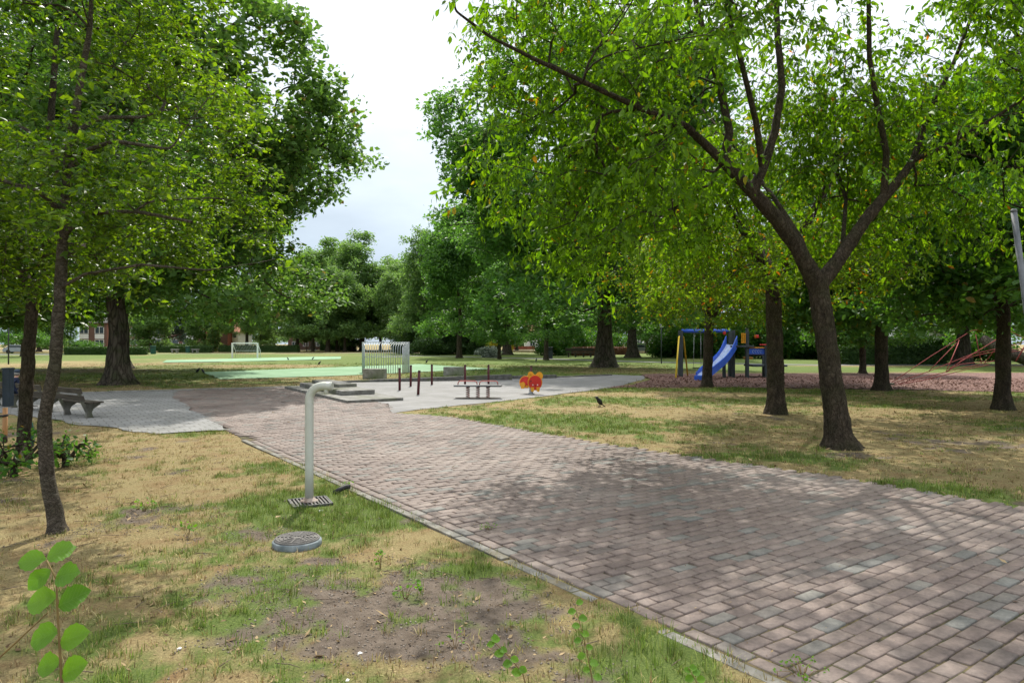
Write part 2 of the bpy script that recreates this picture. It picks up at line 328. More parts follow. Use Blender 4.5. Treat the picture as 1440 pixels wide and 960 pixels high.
MAT2 = [G(228, 509.4), G(234, 506.2), G(440, 501.4), G(480, 501.2), G(479, 504.6), G(330, 508.2)]
PAVED = [PATH, SLAB, PLAZA, CHIPS, MAT1, MAT2]
def paved(x, y):
    m = np.zeros(np.shape(x), bool)
    for p in PAVED: m |= inpoly(x, y, p)
    return m
def blob(x, y, px, py, rx, ry=None):
    X, Y = G(px, py); ry = ry or rx
    return np.exp(-(((x - X) / rx) ** 2 + ((y - Y) / ry) ** 2))
def masks(x, y):
    """greenness and bare soil over the ground, 0..1"""
    n1 = fbm2(x, y, .45, 3); n2 = fbm2(x, y, 1.9, 11); n3 = fbm2(x, y, .11, 21, 3); n4 = fbm2(x, y, 6.5, 81, 3)
    side = x * NN[0] + y * NN[1]
    left = side < 4.2
    far = np.clip((y - 28) / 12, 0, 1)
    g = .30 + 1.3 * (n1 - .5) + 1.1 * (n2 - .5) + .9 * (n4 - .5)
    g = g + np.where(left, -.04, 0.02)
    for a in ((430, 705, .75, .9, .9), (500, 730, .5, .7, .9), (520, 650, .4, .5, .35), (350, 660, .6, .8, .4), (610, 800, .4, .5, .2), (640, 850, .35, .4, .3), (900, 900, .35, .5, .35), (960, 935, .3, .4, .5), (205, 712, .35, .35, .5),
              (720, 590, 2.6, 1.6, .5), (840, 592, 2.0, 1.5, .35), (940, 562, 3.5, 1.6, .55), (1030, 548, 5, 1.0, .75), (1010, 600, 1.7, .8, .45), (1060, 640, 1.2, .5, .5), (1270, 690, 1.3, .5, .5), (1340, 690, .8, .5, .4), (1240, 560, 4, .8, .4), (1400, 600, 1.5, 1, .2)):
        g = g + a[4] * blob(x, y, a[0], a[1], a[2], a[3])
    for a in ((1130, 590, 3.5, 2.2, -.35), (1300, 640, 3.0, 1.0, -.15), (620, 620, 1.5, 1.2, -.2), (900, 635, 2.2, .6, -.25), (250, 620, 2.2, 1.0, -.3), (560, 745, .45, .3, -.3)):
        g = g + a[4] * blob(x, y, a[0], a[1], a[2], a[3])
    edge = np.exp(-((side - 9.15) / .28) ** 2) * (y < 18) * .25
    g = g - np.where(y > 9, edge, -edge)
    gf = .74 + 1.3 * (n3 - .5) + .5 * (n1 - .5) - .35 * np.exp(-(((x + 17) / 9) ** 2 + ((y - 44) / 9) ** 2)) - .3 * np.exp(-(((x + 16) / 4) ** 2 + ((y - 29) / 2.0) ** 2)) + .45 * np.exp(-(((x + 6) / 16) ** 2 + ((y - 70) / 12) ** 2)) + .35 * np.exp(-(((x + 14) / 9) ** 2 + ((y - 27.5) / 1.6) ** 2)) - .16 * np.exp(-(((x - 26) / 18) ** 2 + ((y - 52) / 14) ** 2)) - .5 * np.exp(-(((x - 5) / 6) ** 2 + ((y - 47) / 5) ** 2)) + .3 * np.sin(y * .55) * .3 - .5 * np.clip((y - 105) / 30, 0, 1) - .5 * np.exp(-(((x + 38) / 14) ** 2 + ((y - 60) / 14) ** 2))
    g = g * (1 - far) + gf * far
    s = 1.9 * (fbm2(x, y, .8, 41) - np.where(left, .56, .60))
    for a in ((470, 850, 1.0, .6, .75), (350, 905, .7, .4, .6), (640, 905, .35, .3, .85), (330, 820, .6, .5, .35), (560, 800, .35, .5, .4), (250, 662, .3, .5, .5), (130, 690, .8, .5, .35), (450, 785, .3, .3, .55), (1290, 622, 2.6, .8, .40), (1180, 640, .7, .6, .5), (1370, 660, 1.2, .4, .25), (1090, 583, .9, .7, .3), (700, 850, .3, .3, .4)):
        s = s + a[4] * blob(x, y, a[0], a[1], a[2], a[3])
    s = s + .9 * (n2 - .5) - 1.1 * (n4 - .5)
    s = np.where(y > 26, s * .25, s)
    return np.clip(g, 0, 1), np.clip(s, 0, 1)
def ground_z(x, y):
    return -.018 + .022 * (fbm2(x, y, 1.1, 5, 3) - .5)

def ground_material():
    m, nt, b = base_mat('park_ground'); N = nt.nodes.new; L = nt.links.new
    geo = N('ShaderNodeNewGeometry')
    ag = N('ShaderNodeAttribute'); ag.attribute_name = 'green'; as_ = N('ShaderNodeAttribute'); as_.attribute_name = 'soil'
    def noise(sc, det=8, ro=.65):
        n = N('ShaderNodeTexNoise'); n.inputs['Scale'].default_value = sc; n.inputs['Detail'].default_value = det; n.inputs['Roughness'].default_value = ro
        L(geo.outputs['Position'], n.inputs['Vector']); return n.outputs['Fac']
    def ramp(fac, ca, cb, lo=.35, hi=.65):
        r = N('ShaderNodeValToRGB'); r.color_ramp.elements[0].position = lo; r.color_ramp.elements[1].position = hi
        r.color_ramp.elements[0].color = (*ca, 1); r.color_ramp.elements[1].color = (*cb, 1); L(fac, r.inputs['Fac']); return r.outputs['Color']
    def mix(f, a, bb):
        x = N('ShaderNodeMix'); x.data_type = 'RGBA'; L(f, x.inputs['Factor']); L(a, x.inputs['A']); L(bb, x.inputs['B']); return x.outputs['Result']
    def thr(attr, nz, amp, lo, hi):
        a = N('ShaderNodeMath'); a.operation = 'MULTIPLY_ADD'; L(nz, a.inputs[0]); a.inputs[1].default_value = amp; L(attr, a.inputs[2])
        r = N('ShaderNodeMapRange'); L(a.outputs[0], r.inputs['Value']); r.inputs['From Min'].default_value = lo + amp * .5; r.inputs['From Max'].default_value = hi + amp * .5; r.interpolation_type = 'SMOOTHSTEP'
        return r.outputs['Result']
    fine = noise(52, 10, .85); mid = noise(9, 8, .7); big = noise(2.3, 6)
    green = ramp(fine, (.040, .070, .016), (.17, .22, .055)); dry = ramp(fine, (.105, .078, .038), (.42, .345, .165)); soil = ramp(mid, (.10, .077, .058), (.19, .152, .12))
    dry = mix(ramp(big, (0, 0, 0), (1, 1, 1), .45, .7), dry, ramp(fine, (.12, .07, .035), (.30, .20, .095)))
    grass = mix(thr(ag.outputs['Fac'], mid, .7, .22, .72), dry, green)
    col = mix(thr(as_.outputs['Fac'], fine, .6, .28, .62), grass, soil)
    L(col, b.inputs['Base Color']); b.inputs['Roughness'].default_value = .95; b.inputs['Specular IOR Level'].default_value = .15
    bp = N('ShaderNodeBump'); bp.inputs['Strength'].default_value = .8; bp.inputs['Distance'].default_value = .03
    L(noise(55, 8, .8), bp.inputs['Height']); L(bp.outputs['Normal'], b.inputs['Normal'])
    return m
nA = 900; radii = np.concatenate([[.08], np.geomspace(.5, 60, 330), np.geomspace(61, 900, 70)])
ang = np.linspace(0, 2 * pi, nA, endpoint=False)
RR, AA = np.meshgrid(radii, ang, indexing='ij'); gx = (RR * np.sin(AA)).ravel(); gy = (RR * np.cos(AA)).ravel()
gg, gs = masks(gx, gy)
inner_paved = paved(gx, gy)
for ex, ey in ((.22, 0), (-.22, 0), (0, .22), (0, -.22)): inner_paved &= paved(gx + ex, gy + ey)
gz = np.where(inner_paved, -.06, ground_z(gx, gy))
nR = len(radii); i0 = (np.arange(nR - 1)[:, None] * nA + np.arange(nA)[None]); i1 = (np.arange(nR - 1)[:, None] * nA + (np.arange(nA)[None] + 1) % nA)
quads = np.stack([i0, i0 + nA, i1 + nA, i1], -1).reshape(-1, 4)
V = np.concatenate([np.stack([gx, gy, gz], 1), [[0, 0, -.03]]])
tris = np.stack([np.arange(nA), (np.arange(nA) + 1) % nA, np.full(nA, nR * nA)], 1)
ground = link('ground', mesh_np('ground', V, [quads, tris[:, [0, 1, 2]]], True, {'green': np.append(gg, .3), 'soil': np.append(gs, .3)}), ground_material())
tag(ground, kind='structure')

def sheet(name, poly, z, mat, jag=0.0):
    pts = []
    for i in range(len(poly)):
        a = np.array(poly[i][:2]); b = np.array(poly[(i + 1) % len(poly)][:2]); n = max(1, int(np.linalg.norm(b - a) / .4)) if jag else 1
        for k in range(n): pts.append(a + (b - a) * k / n)
    pts = np.array(pts)
    if jag: pts = pts + jag * 2 * (np.stack([fbm2(pts[:, 0], pts[:, 1], 1.3, 61), fbm2(pts[:, 0], pts[:, 1], 1.3, 71)], 1) - .5)
    mb = MB(); vs = [mb.bm.verts.new((p[0], p[1], z)) for p in pts]
    f = mb.bm.faces.new(vs); bmesh.ops.triangulate(mb.bm, faces=[f])
    return tag(mb.build(name, mat), kind='structure')
sheet('plaza_paving', PLAZA, -.004, M['plaza'], .12)
sheet('slab_paving', SLAB, -.003, M['slab'], .34)
# --- joints bed under the bricks
M['joint'] = noise_mat('sandy_mossy_joint', (.020, .016, .012), (.15, .118, .055), 9, .95, .5, 80, third=(.05, .055, .018), world=True)
sheet("joint_sand", PATH, -.017, M['joint'])
# --- individually laid bricks
def bricks(rng):
    LW, RH = .245, .1175
    s_rows = np.arange(-9, 31, RH); N0 = 3.462; n_cols = N0 + LW * (np.arange(0, 38) + .5)
    S, C = np.meshgrid(np.arange(len(s_rows)), np.arange(len(n_cols)), indexing='ij')
    off = np.where(S % 2 == 0, 0, LW / 2)
    sc = s_rows[S] ; nc = n_cols[C] + off
    # the plaza end widens to the left: add columns there
    nc2 = -np.arange(1, 45) * LW + n_cols[0]
    S2, C2 = np.meshgrid(np.arange(len(s_rows)), np.arange(len(nc2)), indexing='ij')
    sc = np.concatenate([sc.ravel(), s_rows[S2].ravel()]); nc = np.concatenate([nc.ravel(), (nc2[C2] + np.where(S2 % 2 == 0, 0, LW / 2)).ravel()])
    x = sc * U[0] + nc * NN[0]; y = sc * U[1] + nc * NN[1]
    hs = s_rows[1::2]; hs = hs[hs < 13.0]; inner = [PT(-9, 3.47)] + [PT(13.0, 3.47)] + PATH[2:]
    keep = inpoly(x, y, inner); x, y = x[keep], y[keep]
    hl = np.full(len(x), LW / 2 - .0065); hw = np.full(len(x), RH / 2 - .0055); a = np.full(len(x), math.atan2(NN[1], NN[0]))
    xh = hs * U[0] + (N0 + LW / 4) * NN[0]; yh = hs * U[1] + (N0 + LW / 4) * NN[1]
    x = np.concatenate([x, xh]); y = np.concatenate([y, yh]); hl = np.concatenate([hl, np.full(len(xh), LW / 4 - .0065)]); hw = np.concatenate([hw, np.full(len(xh), RH / 2 - .0055)]); a = np.concatenate([a, np.full(len(xh), math.atan2(NN[1], NN[0]))])
    # soldier course along the edge
    se = np.arange(-9, 13.0, .235); xe = se * U[0] + 3.395 * NN[0]; ye = se * U[1] + 3.395 * NN[1]
    x = np.concatenate([x, xe]); y = np.concatenate([y, ye]); hl = np.concatenate([hl, np.full(len(xe), .111)]); hw = np.concatenate([hw, np.full(len(xe), .052)]); a = np.concatenate([a, np.full(len(xe), math.atan2(U[1], U[0]))])
    n = len(x)
    a = a + rng.normal(0, .012, n); x = x + rng.normal(0, .0022, n); y = y + rng.normal(0, .0022, n)
    z = rng.normal(0, .0028, n) + .016 * (fbm2(x, y, .55, 91, 2) - .5); tx = rng.normal(0, .016, n); ty = rng.normal(0, .022, n)
    hl = hl * rng.uniform(.97, 1.01, n); hw = hw * rng.uniform(.95, 1.02, n)
    be = .006; T = []
    for (ox, oy, dz) in ((-be, -be, 0), (0, 0, -.006), (0, 0, -.045)):
        for sx, sy in ((-1, -1), (1, -1), (1, 1), (-1, 1)):
            lx = sx * (hl + ox); ly = sy * (hw + oy)
            T.append(np.stack([x + lx * np.cos(a) - ly * np.sin(a), y + lx * np.sin(a) + ly * np.cos(a), z + dz + tx * lx + ty * ly], 1))
    V = np.stack(T, 1).reshape(-1, 3); b0 = np.arange(n)[:, None] * 12
    fs = [[0, 1, 2, 3]] + [[k + 4, (k + 1) % 4 + 4, (k + 1) % 4, k] for k in range(4)] + [[k + 8, (k + 1) % 4 + 8, (k + 1) % 4 + 4, k + 4] for k in range(4)]
    Fq = (b0[:, :, None] + np.array(fs)[None]).reshape(-1, 4)
    # stain value per brick so that neighbours weather together
    st = fbm2(x, y, .5, 33, 4); return V, Fq, np.repeat(st, 12)
def brick_material():
    m, nt, b = base_mat('purple_brown_paving_brick'); N = nt.nodes.new; L = nt.links.new
    g = N('ShaderNodeNewGeometry'); r = N('ShaderNodeValToRGB'); e = r.color_ramp.elements
    e[0].position = 0; e[0].color = (.138, .108, .097, 1); e[1].position = 1; e[1].color = (.150, .153, .146, 1)
    for p, c in ((.25, (.172, .136, .122)), (.5, (.154, .122, .111)), (.76, (.200, .163, .146)), (.84, (.128, .105, .097)), (.92, (.143, .139, .129))):
        k = e.new(p); k.color = (*c, 1)
    L(g.outputs['Random Per Island'], r.inputs['Fac'])
    def noise(sc, det, ro):
        n = N('ShaderNodeTexNoise'); n.inputs['Scale'].default_value = sc; n.inputs['Detail'].default_value = det; n.inputs['Roughness'].default_value = ro; L(g.outputs['Position'], n.inputs['Vector']); return n.outputs['Fac']
    n1 = noise(.9, 8, .65); rr = N('ShaderNodeValToRGB'); rr.color_ramp.elements[0].position = .3; rr.color_ramp.elements[1].position = .7
    rr.color_ramp.elements[0].color = (.82, .80, .78, 1); rr.color_ramp.elements[1].color = (1.25, 1.22, 1.18, 1); L(n1, rr.inputs['Fac'])
    mx = N('ShaderNodeMix'); mx.data_type = 'RGBA'; mx.blend_type = 'MULTIPLY'; mx.inputs['Factor'].default_value = 1; L(r.outputs['Color'], mx.inputs['A']); L(rr.outputs['Color'], mx.inputs['B'])
    n2 = noise(24, 10, .82); r2 = N('ShaderNodeValToRGB'); r2.color_ramp.elements[0].position = .38; r2.color_ramp.elements[1].position = .62
    r2.color_ramp.elements[0].color = (.70, .70, .69, 1); r2.color_ramp.elements[1].color = (1.18, 1.17, 1.15, 1); L(n2, r2.inputs['Fac'])
    m2 = N('ShaderNodeMix'); m2.data_type = 'RGBA'; m2.blend_type = 'MULTIPLY'; m2.inputs['Factor'].default_value = 1; L(mx.outputs['Result'], m2.inputs['A']); L(r2.outputs['Color'], m2.inputs['B'])
    # dusty sand film in patches
    n3 = noise(.35, 7, .6); r3 = N('ShaderNodeValToRGB'); r3.color_ramp.elements[0].position = .46; r3.color_ramp.elements[1].position = .75; r3.color_ramp.elements[1].color = (.55, .55, .55, 1); L(n3, r3.inputs['Fac'])
    m3 = N('ShaderNodeMix'); m3.data_type = 'RGBA'; L(r3.outputs['Color'], m3.inputs['Factor']); L(m2.outputs['Result'], m3.inputs['A']); m3.inputs['B'].default_value = (.30, .256, .226, 1)
    L(m3.outputs['Result'], b.inputs['Base Color']); b.inputs['Roughness'].default_value = .72; b.inputs['Specular IOR Level'].default_value = .35
    bp = N('ShaderNodeBump'); bp.inputs['Strength'].default_value = .35; bp.inputs['Distance'].default_value = .006; L(noise(70, 7, .75), bp.inputs['Height']); L(bp.outputs['Normal'], b.inputs['Normal'])
    return m
bv, bf, bs = bricks(np.random.default_rng(3))
brick_path = tag(link('brick_path', mesh_np('brick_path', bv, bf), brick_material()), kind='structure')

# --- kerbs
def kerb(name, p, q, w, z0, z1, mat, unit=1.0, jit=.006):
    p = np.array(p[:2]); q = np.array(q[:2]); Lk = np.linalg.norm(q - p); n = max(1, int(round(Lk / unit))); d = (q - p) / Lk; a = math.atan2(d[1], d[0]); mb = MB()
    for k in range(n):
        c = p + d * (k + .5) * Lk / n
        mb.box((c[0], c[1], (z0 + z1) / 2 + random.uniform(-jit, jit)), (Lk / n - .008, w, z1 - z0), Matrix.Rotation(a + random.uniform(-.004, .004), 3, 'Z'), .006)
    return tag(mb.build(name, mat), kind='structure')
M['concrete_kerb'] = noise_mat('sandy_kerb_concrete', (.12, .115, .10), (.25, .24, .215), 7, .9, .4, third=(.13, .11, .07))
kerb('path_kerb', PT(4.7, 3.275), PT(13.2, 3.275), .09, -.12, .002, M['concrete_kerb'], .8)
kerb('buried_kerb', PT(.3, 3.275), PT(4.68, 3.275), .09, -.12, -.013, M['concrete_kerb'], .8, .004)
kerb('lawn_kerb', G(60, 553.6), G(430, 543.2), .25, -.1, .03, M['concrete'])
# --- wood chips
def chips_material():
    m, nt, b = base_mat('red_brown_wood_chip'); N = nt.nodes.new; L = nt.links.new
    g = N('ShaderNodeNewGeometry'); v = N('ShaderNodeTexVoronoi'); v.inputs['Scale'].default_value = 14; L(g.outputs['Position'], v.inputs['Vector'])
    r = N('ShaderNodeValToRGB'); e = r.color_ramp.elements; e[0].color = (.075, .036, .028, 1); e[1].color = (.27, .165, .135, 1); k = e.new(.55); k.color = (.145, .072, .058, 1)
    sp = N('ShaderNodeSeparateColor'); L(v.outputs['Color'], sp.inputs['Color']); L(sp.outputs['Red'], r.inputs['Fac'])
    L(r.outputs['Color'], b.inputs['Base Color']); b.inputs['Roughness'].default_value = .95
    bp = N('ShaderNodeBump'); bp.inputs['Strength'].default_value = 1; bp.inputs['Distance'].default_value = .03; L(v.outputs['Distance'], bp.inputs['Height']); L(bp.outputs['Normal'], b.inputs['Normal'])
    return m
M['chips'] = chips_material()
sheet('wood_chip_ground', CHIPS, .002, M['chips'], .35)
def litter_quads(n, rng, poly, size, z, fill=None, kite=True):
    xs, ys = [], []
    P = np.array([p[:2] for p in poly]); lo, hi = P.min(0), P.max(0)
    x = rng.uniform(lo[0], hi[0], n * 4); y = rng.uniform(lo[1], hi[1], n * 4); k = inpoly(x, y, poly)
    if fill is not None: k &= fill(x, y)
    x, y = x[k][:n], y[k][:n]; n = len(x)
    a = rng.uniform(0, 2 * pi, n); l = size * rng.uniform(.5, 1.5, n); w = l * rng.uniform(.25, .5, n); t1 = rng.normal(0, .35, n); t2 = rng.normal(0, .35, n)
    out = []
    for sx, sy in ((-1, -1), (1, -1), (1, 1), (-1, 1)):
        lx, ly = sx * l / 2, sy * w / 2
        if kite: lx, ly = ((l * .5, 0 * l), (-l * .05, w * .6), (-l * .5, 0 * l), (-l * .05, -w * .6))[[(-1, -1), (1, -1), (1, 1), (-1, 1)].index((sx, sy))]
        out.append(np.stack([x + lx * np.cos(a) - ly * np.sin(a), y + lx * np.sin(a) + ly * np.cos(a), z + np.abs(l * .4 * t1) + t1 * lx + t2 * ly], 1))
    return np.stack(out, 1).reshape(-1, 3), np.arange(n * 4).reshape(-1, 4)
rng = np.random.default_rng(5)
v, f = litter_quads(16000, rng, CHIPS[:6] + [(30, 33), G(1100, 528), G(905, 529), (6.8, 33.5), (5.2, 29.4)], .085, .008)
M['chip_bits'] = leaf_mat('wood_chip_bits', (.085, .038, .03), (.30, .19, .155), trans=.02, rough=.95, spec=.1)
tag(link('wood_chips', mesh_np('wood_chips', v, f), M['chip_bits']), 'loose red brown wood chips spread over the playground floor', 'wood chips', kind='stuff')
sheet('green_mat_paving', MAT1, .004, M['turf']); sheet('far_mat_paving', MAT2, .004, M['turf'])
def ribbon(name, pts, w, z, mat):
    pts = [np.array(p[:2]) for p in pts]; mb = MB(); prev = None
    for i, p in enumerate(pts):
        t = pts[min(i + 1, len(pts) - 1)] - pts[max(i - 1, 0)]; t = t / np.linalg.norm(t); nrm = np.array([-t[1], t[0]]) * w / 2
        a = mb.bm.verts.new((*(p + nrm), z)); b = mb.bm.verts.new((*(p - nrm), z))
        if prev: mb.bm.faces.new((prev[0], a, b, prev[1]))
        prev = (a, b)
    return tag(mb.build(name, mat), kind='structure')
ribbon('asphalt_footpath', [G(520, 499.6), G(640, 501), G(780, 504.8), G(900, 508.5), G(1000, 510.5), G(1150, 513), (48, 56), (80, 50)], 2.2, .004, M['asphalt'])
ribbon('far_road', [(-190, 100), (-90, 105), (-62, 108)], 7, .004, M['asphalt'])
ribbon('sandy_footpath', [(-62, 112), (-20, 122), (5, 118), (14, 104)], 2.0, .003, noise_mat('pale_sand', (.34, .29, .22), (.44, .39, .31), 4, .95))
ribbon('street', [(-260, 172), (-100, 172), (60, 168), (160, 140)], 8, .002, M['asphalt'])

# ================================================================== GRASS
def grass(name, n, region, rng, hmin, hmax, wid, label, fill, lay=.6, gsel=None):
    per = 11; nc = n // per; cx = rng.uniform(region[0], region[1], nc); cy_ = rng.uniform(region[2], region[3], nc); csz = rng.uniform(.5, 1.6, nc) * wid * 5
    k = fill(cx, cy_, rng.uniform(0, 1, nc)); cx, cy_, csz = cx[k], cy_[k], csz[k]; nc = len(cx); n = nc * per
    cg = np.repeat(rng.normal(0, .22, nc), per); cv = np.repeat(rng.uniform(.55, 1.35, nc), per); ch_ = np.repeat(rng.uniform(.6, 1.35, nc), per)
    ox, oy = rng.normal(0, 1, n) * np.repeat(csz, per), rng.normal(0, 1, n) * np.repeat(csz, per); x = np.repeat(cx, per) + ox; y = np.repeat(cy_, per) + oy
    g, s = masks(x, y)
    z = ground_z(x, y) - .004
    gr = np.clip(g + cg + rng.normal(0, .09, n), 0, 1)
    h = ch_ * rng.uniform(hmin, hmax, n) * (.6 + .7 * g); a = np.arctan2(oy, ox) + rng.normal(0, .7, n); lean = np.abs(rng.normal(lay, .45, n)) * (1.5 - .85 * g)
    dx, dy = np.cos(a), np.sin(a); bx, by = -dy * wid / 2, dx * wid / 2
    up = h * np.cos(np.clip(lean, 0, 1.5)); si = h * np.sin(np.clip(lean, 0, 1.5))
    Vv = np.stack([np.stack([x - bx, y - by, z], 1), np.stack([x + bx, y + by, z], 1),
                   np.stack([x + bx * .8 + dx * si * .35, y + by * .8 + dy * si * .35, z + up * .62], 1), np.stack([x - bx * .8 + dx * si * .35, y - by * .8 + dy * si * .35, z + up * .62], 1),
                   np.stack([x + dx * si, y + dy * si, z + up], 1)], 1).reshape(-1, 3)
    b0 = np.arange(n)[:, None] * 5
    me = mesh_np(name, Vv, [b0 + np.array([[0, 1, 2, 3]]), b0 + np.array([[3, 2, 4]])], False, {'g': np.repeat(gr, 5), 'v': np.repeat(cv, 5)})
    return tag(link(name, me, M['blade']), label, 'grass', kind='stuff')
def blade_material():
    m, nt, b = base_mat('grass_blade'); N = nt.nodes.new; L = nt.links.new
    g = N('ShaderNodeNewGeometry'); at = N('ShaderNodeAttribute'); at.attribute_name = 'g'
    def ramp(stops):
        r = N('ShaderNodeValToRGB'); e = r.color_ramp.elements; e[0].position, e[1].position = stops[0][0], stops[-1][0]; e[0].color = (*stops[0][1], 1); e[1].color = (*stops[-1][1], 1)
        for p, c in stops[1:-1]: k = e.new(p); k.color = (*c, 1)
        L(g.outputs['Random Per Island'], r.inputs['Fac']); return r.outputs['Color']
    dry = ramp([(0, (.11, .075, .035)), (.2, (.27, .165, .075)), (.4, (.36, .27, .11)), (.8, (.56, .46, .25)), (.9, (.22, .21, .05)), (1, (.26, .27, .07))]); gre = ramp([(0, (.085, .145, .020)), (.5, (.15, .23, .036)), (1, (.26, .29, .075))])
    mr = N('ShaderNodeMapRange'); mr.inputs['From Min'].default_value = .34; mr.inputs['From Max'].default_value = .62; mr.interpolation_type = 'SMOOTHSTEP'; L(at.outputs['Fac'], mr.inputs['Value'])
    mx = N('ShaderNodeMix'); mx.data_type = 'RGBA'; L(mr.outputs['Result'], mx.inputs['Factor']); L(dry, mx.inputs['A']); L(gre, mx.inputs['B'])
    av = N('ShaderNodeAttribute'); av.attribute_name = 'v'; mv = N('ShaderNodeVectorMath'); mv.operation = 'SCALE'; L(mx.outputs['Result'], mv.inputs[0]); L(av.outputs['Fac'], mv.inputs['Scale'])
    L(mv.outputs['Vector'], b.inputs['Base Color']); b.inputs['Roughness'].default_value = .7; b.inputs['Specular IOR Level'].default_value = .25
    t = N('ShaderNodeBsdfTranslucent'); L(mv.outputs['Vector'], t.inputs['Color']); ms = N('ShaderNodeMixShader'); ms.inputs['Fac'].default_value = .35
    L(b.outputs['BSDF'], ms.inputs[1]); L(t.outputs['BSDF'], ms.inputs[2]); L(ms.outputs['Shader'], nt.nodes['Material Output'].inputs['Surface'])
    return m
M['blade'] = blade_material()
SCREENY = lambda x, y: np.abs(x) < .82 * y + 1.5
def fill_near(x, y, u):
    g, s = masks(x, y); side = x * NN[0] + y * NN[1]
    dens = np.clip(1.05 - 1.5 * s, .03, 1) * np.clip(.30 + 1.25 * g, 0, 1)
    gx1, gy1 = G(435, 704); gx2, gy2 = G(418, 763); clear_ = (np.maximum(np.abs(x - gx1 - .01), np.abs(y - gy1)) > .25) & (np.hypot(x - gx2, y - gy2) > .235)
    return clear_ & (side < 3.33) & ~paved(x - .03 * NN[0], y - .03 * NN[1]) & SCREENY(x, y) & (u < dens)
def fill_right(x, y, u):
    g, s = masks(x, y)
    return (x * NN[0] + y * NN[1] > 8.3) & ~paved(x + .07 * NN[0], y + .07 * NN[1]) & SCREENY(x, y) & (u < np.clip(1.05 - 1.2 * s, .05, 1) * np.clip(.24 + 1.3 * g, 0, 1) * np.clip(15 / (y + 2), .25, 1))
grass('near_grass', 380000, (-11, 2.2, 1.6, 16), rng, .025, .075, .0052, 'half dry lawn with green tufts along the near edge of the brick path', fill_near)
grass('lawn_grass', 460000, (-3, 22, 5.5, 28), rng, .03, .075, .0085, 'patchy green and straw coloured lawn beyond the brick path', fill_right)
def fill_field(x, y, u): return ~paved(x, y) & (np.abs(x) < .82 * y) & (u < np.clip(40 / y - .25, .1, 1))
grass('field_grass', 130000, (-40, 12, 24.5, 60), rng, .05, .10, .016, 'mown sports field grass beyond the paved plaza', fill_field)
# loose dead leaves and twigs on the ground
vv, ff, base = [], [], 0
def fill_big(x, y): return ~inpoly(x, y, PATH) & ~inpoly(x, y, SLAB) & ~inpoly(x, y, PLAZA)
def fill_lit(x, y): return ~inpoly(x, y, PATH) & (np.random.default_rng(1).uniform(0, 1, len(x)) < np.clip(5 / np.maximum(y, 1), .1, 1))
for n, poly, size, z in ((9000, [(-8, 1.5), (2, 1.5), (-6, 14), (-12, 14)], .03, -.02), (8000, [(3, 8), (9, 6), (24, 12), (24, 26), (4, 27), (-2, 18)], .05, -.018), (2600, PATH, .016, .006), (420, [(-8, 1.5), (2, 1.5), (-6, 14), (-12, 14)], .058, -.012), (900, [(3, 8), (9, 6), (24, 12), (24, 26), (4, 27), (-2, 18)], .065, -.010), (60, PATH, .056, .008)):
    v, f = litter_quads(n, rng, poly, size, z, None if poly is PATH else (fill_big if size > .055 else fill_lit)); vv.append(v); ff.append(f + base); base += len(v)
M['dead_leaf'] = leaf_mat('dead_leaf', (.08, .045, .022), (.42, .31, .17), trans=.15, tint=(1, 1, .8), rough=.8, spec=.2)
tag(link('leaf_litter', mesh_np('leaf_litter', np.concatenate(vv), np.concatenate(ff)), M['dead_leaf']), 'scattered dry leaf litter on grass and bricks', 'leaf litter', kind='stuff')

# crumbs of earth and small stones on the bare soil
def crumbs(n, rng):
    x = rng.uniform(-7, 2, n * 6); y = rng.uniform(1.8, 11, n * 6); g, s = masks(x, y); k = (s > .22) & (x * NN[0] + y * NN[1] < 3.2) & SCREENY(x, y); x, y = x[k][:n], y[k][:n]; n = len(x)
    sz = .0035 + .006 * rng.uniform(0, 1, n) ** 3; z = ground_z(x, y); O = np.array([(1, 0, 0), (-1, 0, 0), (0, 1, 0), (0, -1, 0), (0, 0, .8), (0, 0, -.8)], float)
    V = np.stack([x, y, z + sz * .3], 1)[:, None] + O[None] * sz[:, None, None] * rng.uniform(.6, 1.4, (n, 6, 1))
    T = np.array([(0, 2, 4), (2, 1, 4), (1, 3, 4), (3, 0, 4), (2, 0, 5), (1, 2, 5), (3, 1, 5), (0, 3, 5)])
    return V.reshape(-1, 3), (np.arange(n)[:, None, None] * 6 + T[None]).reshape(-1, 3)
v, f = crumbs(14000, np.random.default_rng(6)); M['crumb'] = leaf_mat('soil_crumb', (.07, .053, .04), (.30, .26, .22), trans=.01, rough=.95, spec=.1)
tag(link('soil_crumbs', mesh_np('soil_crumbs', v, f), M['crumb']), 'loose crumbs of earth and small stones on the bare soil', 'soil crumbs', kind='stuff')

# fallen twigs
def fallen_twigs(n, rng):
    mb = MB(); k = 0
    while k < n:
        x, y = rng.uniform(-6, 1.5), rng.uniform(2.2, 9)
        if x * NN[0] + y * NN[1] > 3.1 or abs(x) > .8 * y: continue
        a = rng.uniform(0, 6.28); l = rng.uniform(.05, .22); z = -.006
        mb.tube([(x, y, z), (x + cos(a) * l * .5 + rng.normal(0, .008), y + sin(a) * l * .5 + rng.normal(0, .008), z + rng.uniform(0, .012)), (x + cos(a) * l, y + sin(a) * l, z + rng.uniform(-.004, .01))], [.0032, .0028, .0016], 5); k += 1
    return mb
M['twig'] = noise_mat('dry_twig', (.07, .05, .035), (.20, .15, .11), 30, .9)
tag(fallen_twigs(150, np.random.default_rng(9)).build('fallen_twigs', M['twig']), 'small dry twigs fallen on the worn grass and soil', 'twigs', kind='stuff')
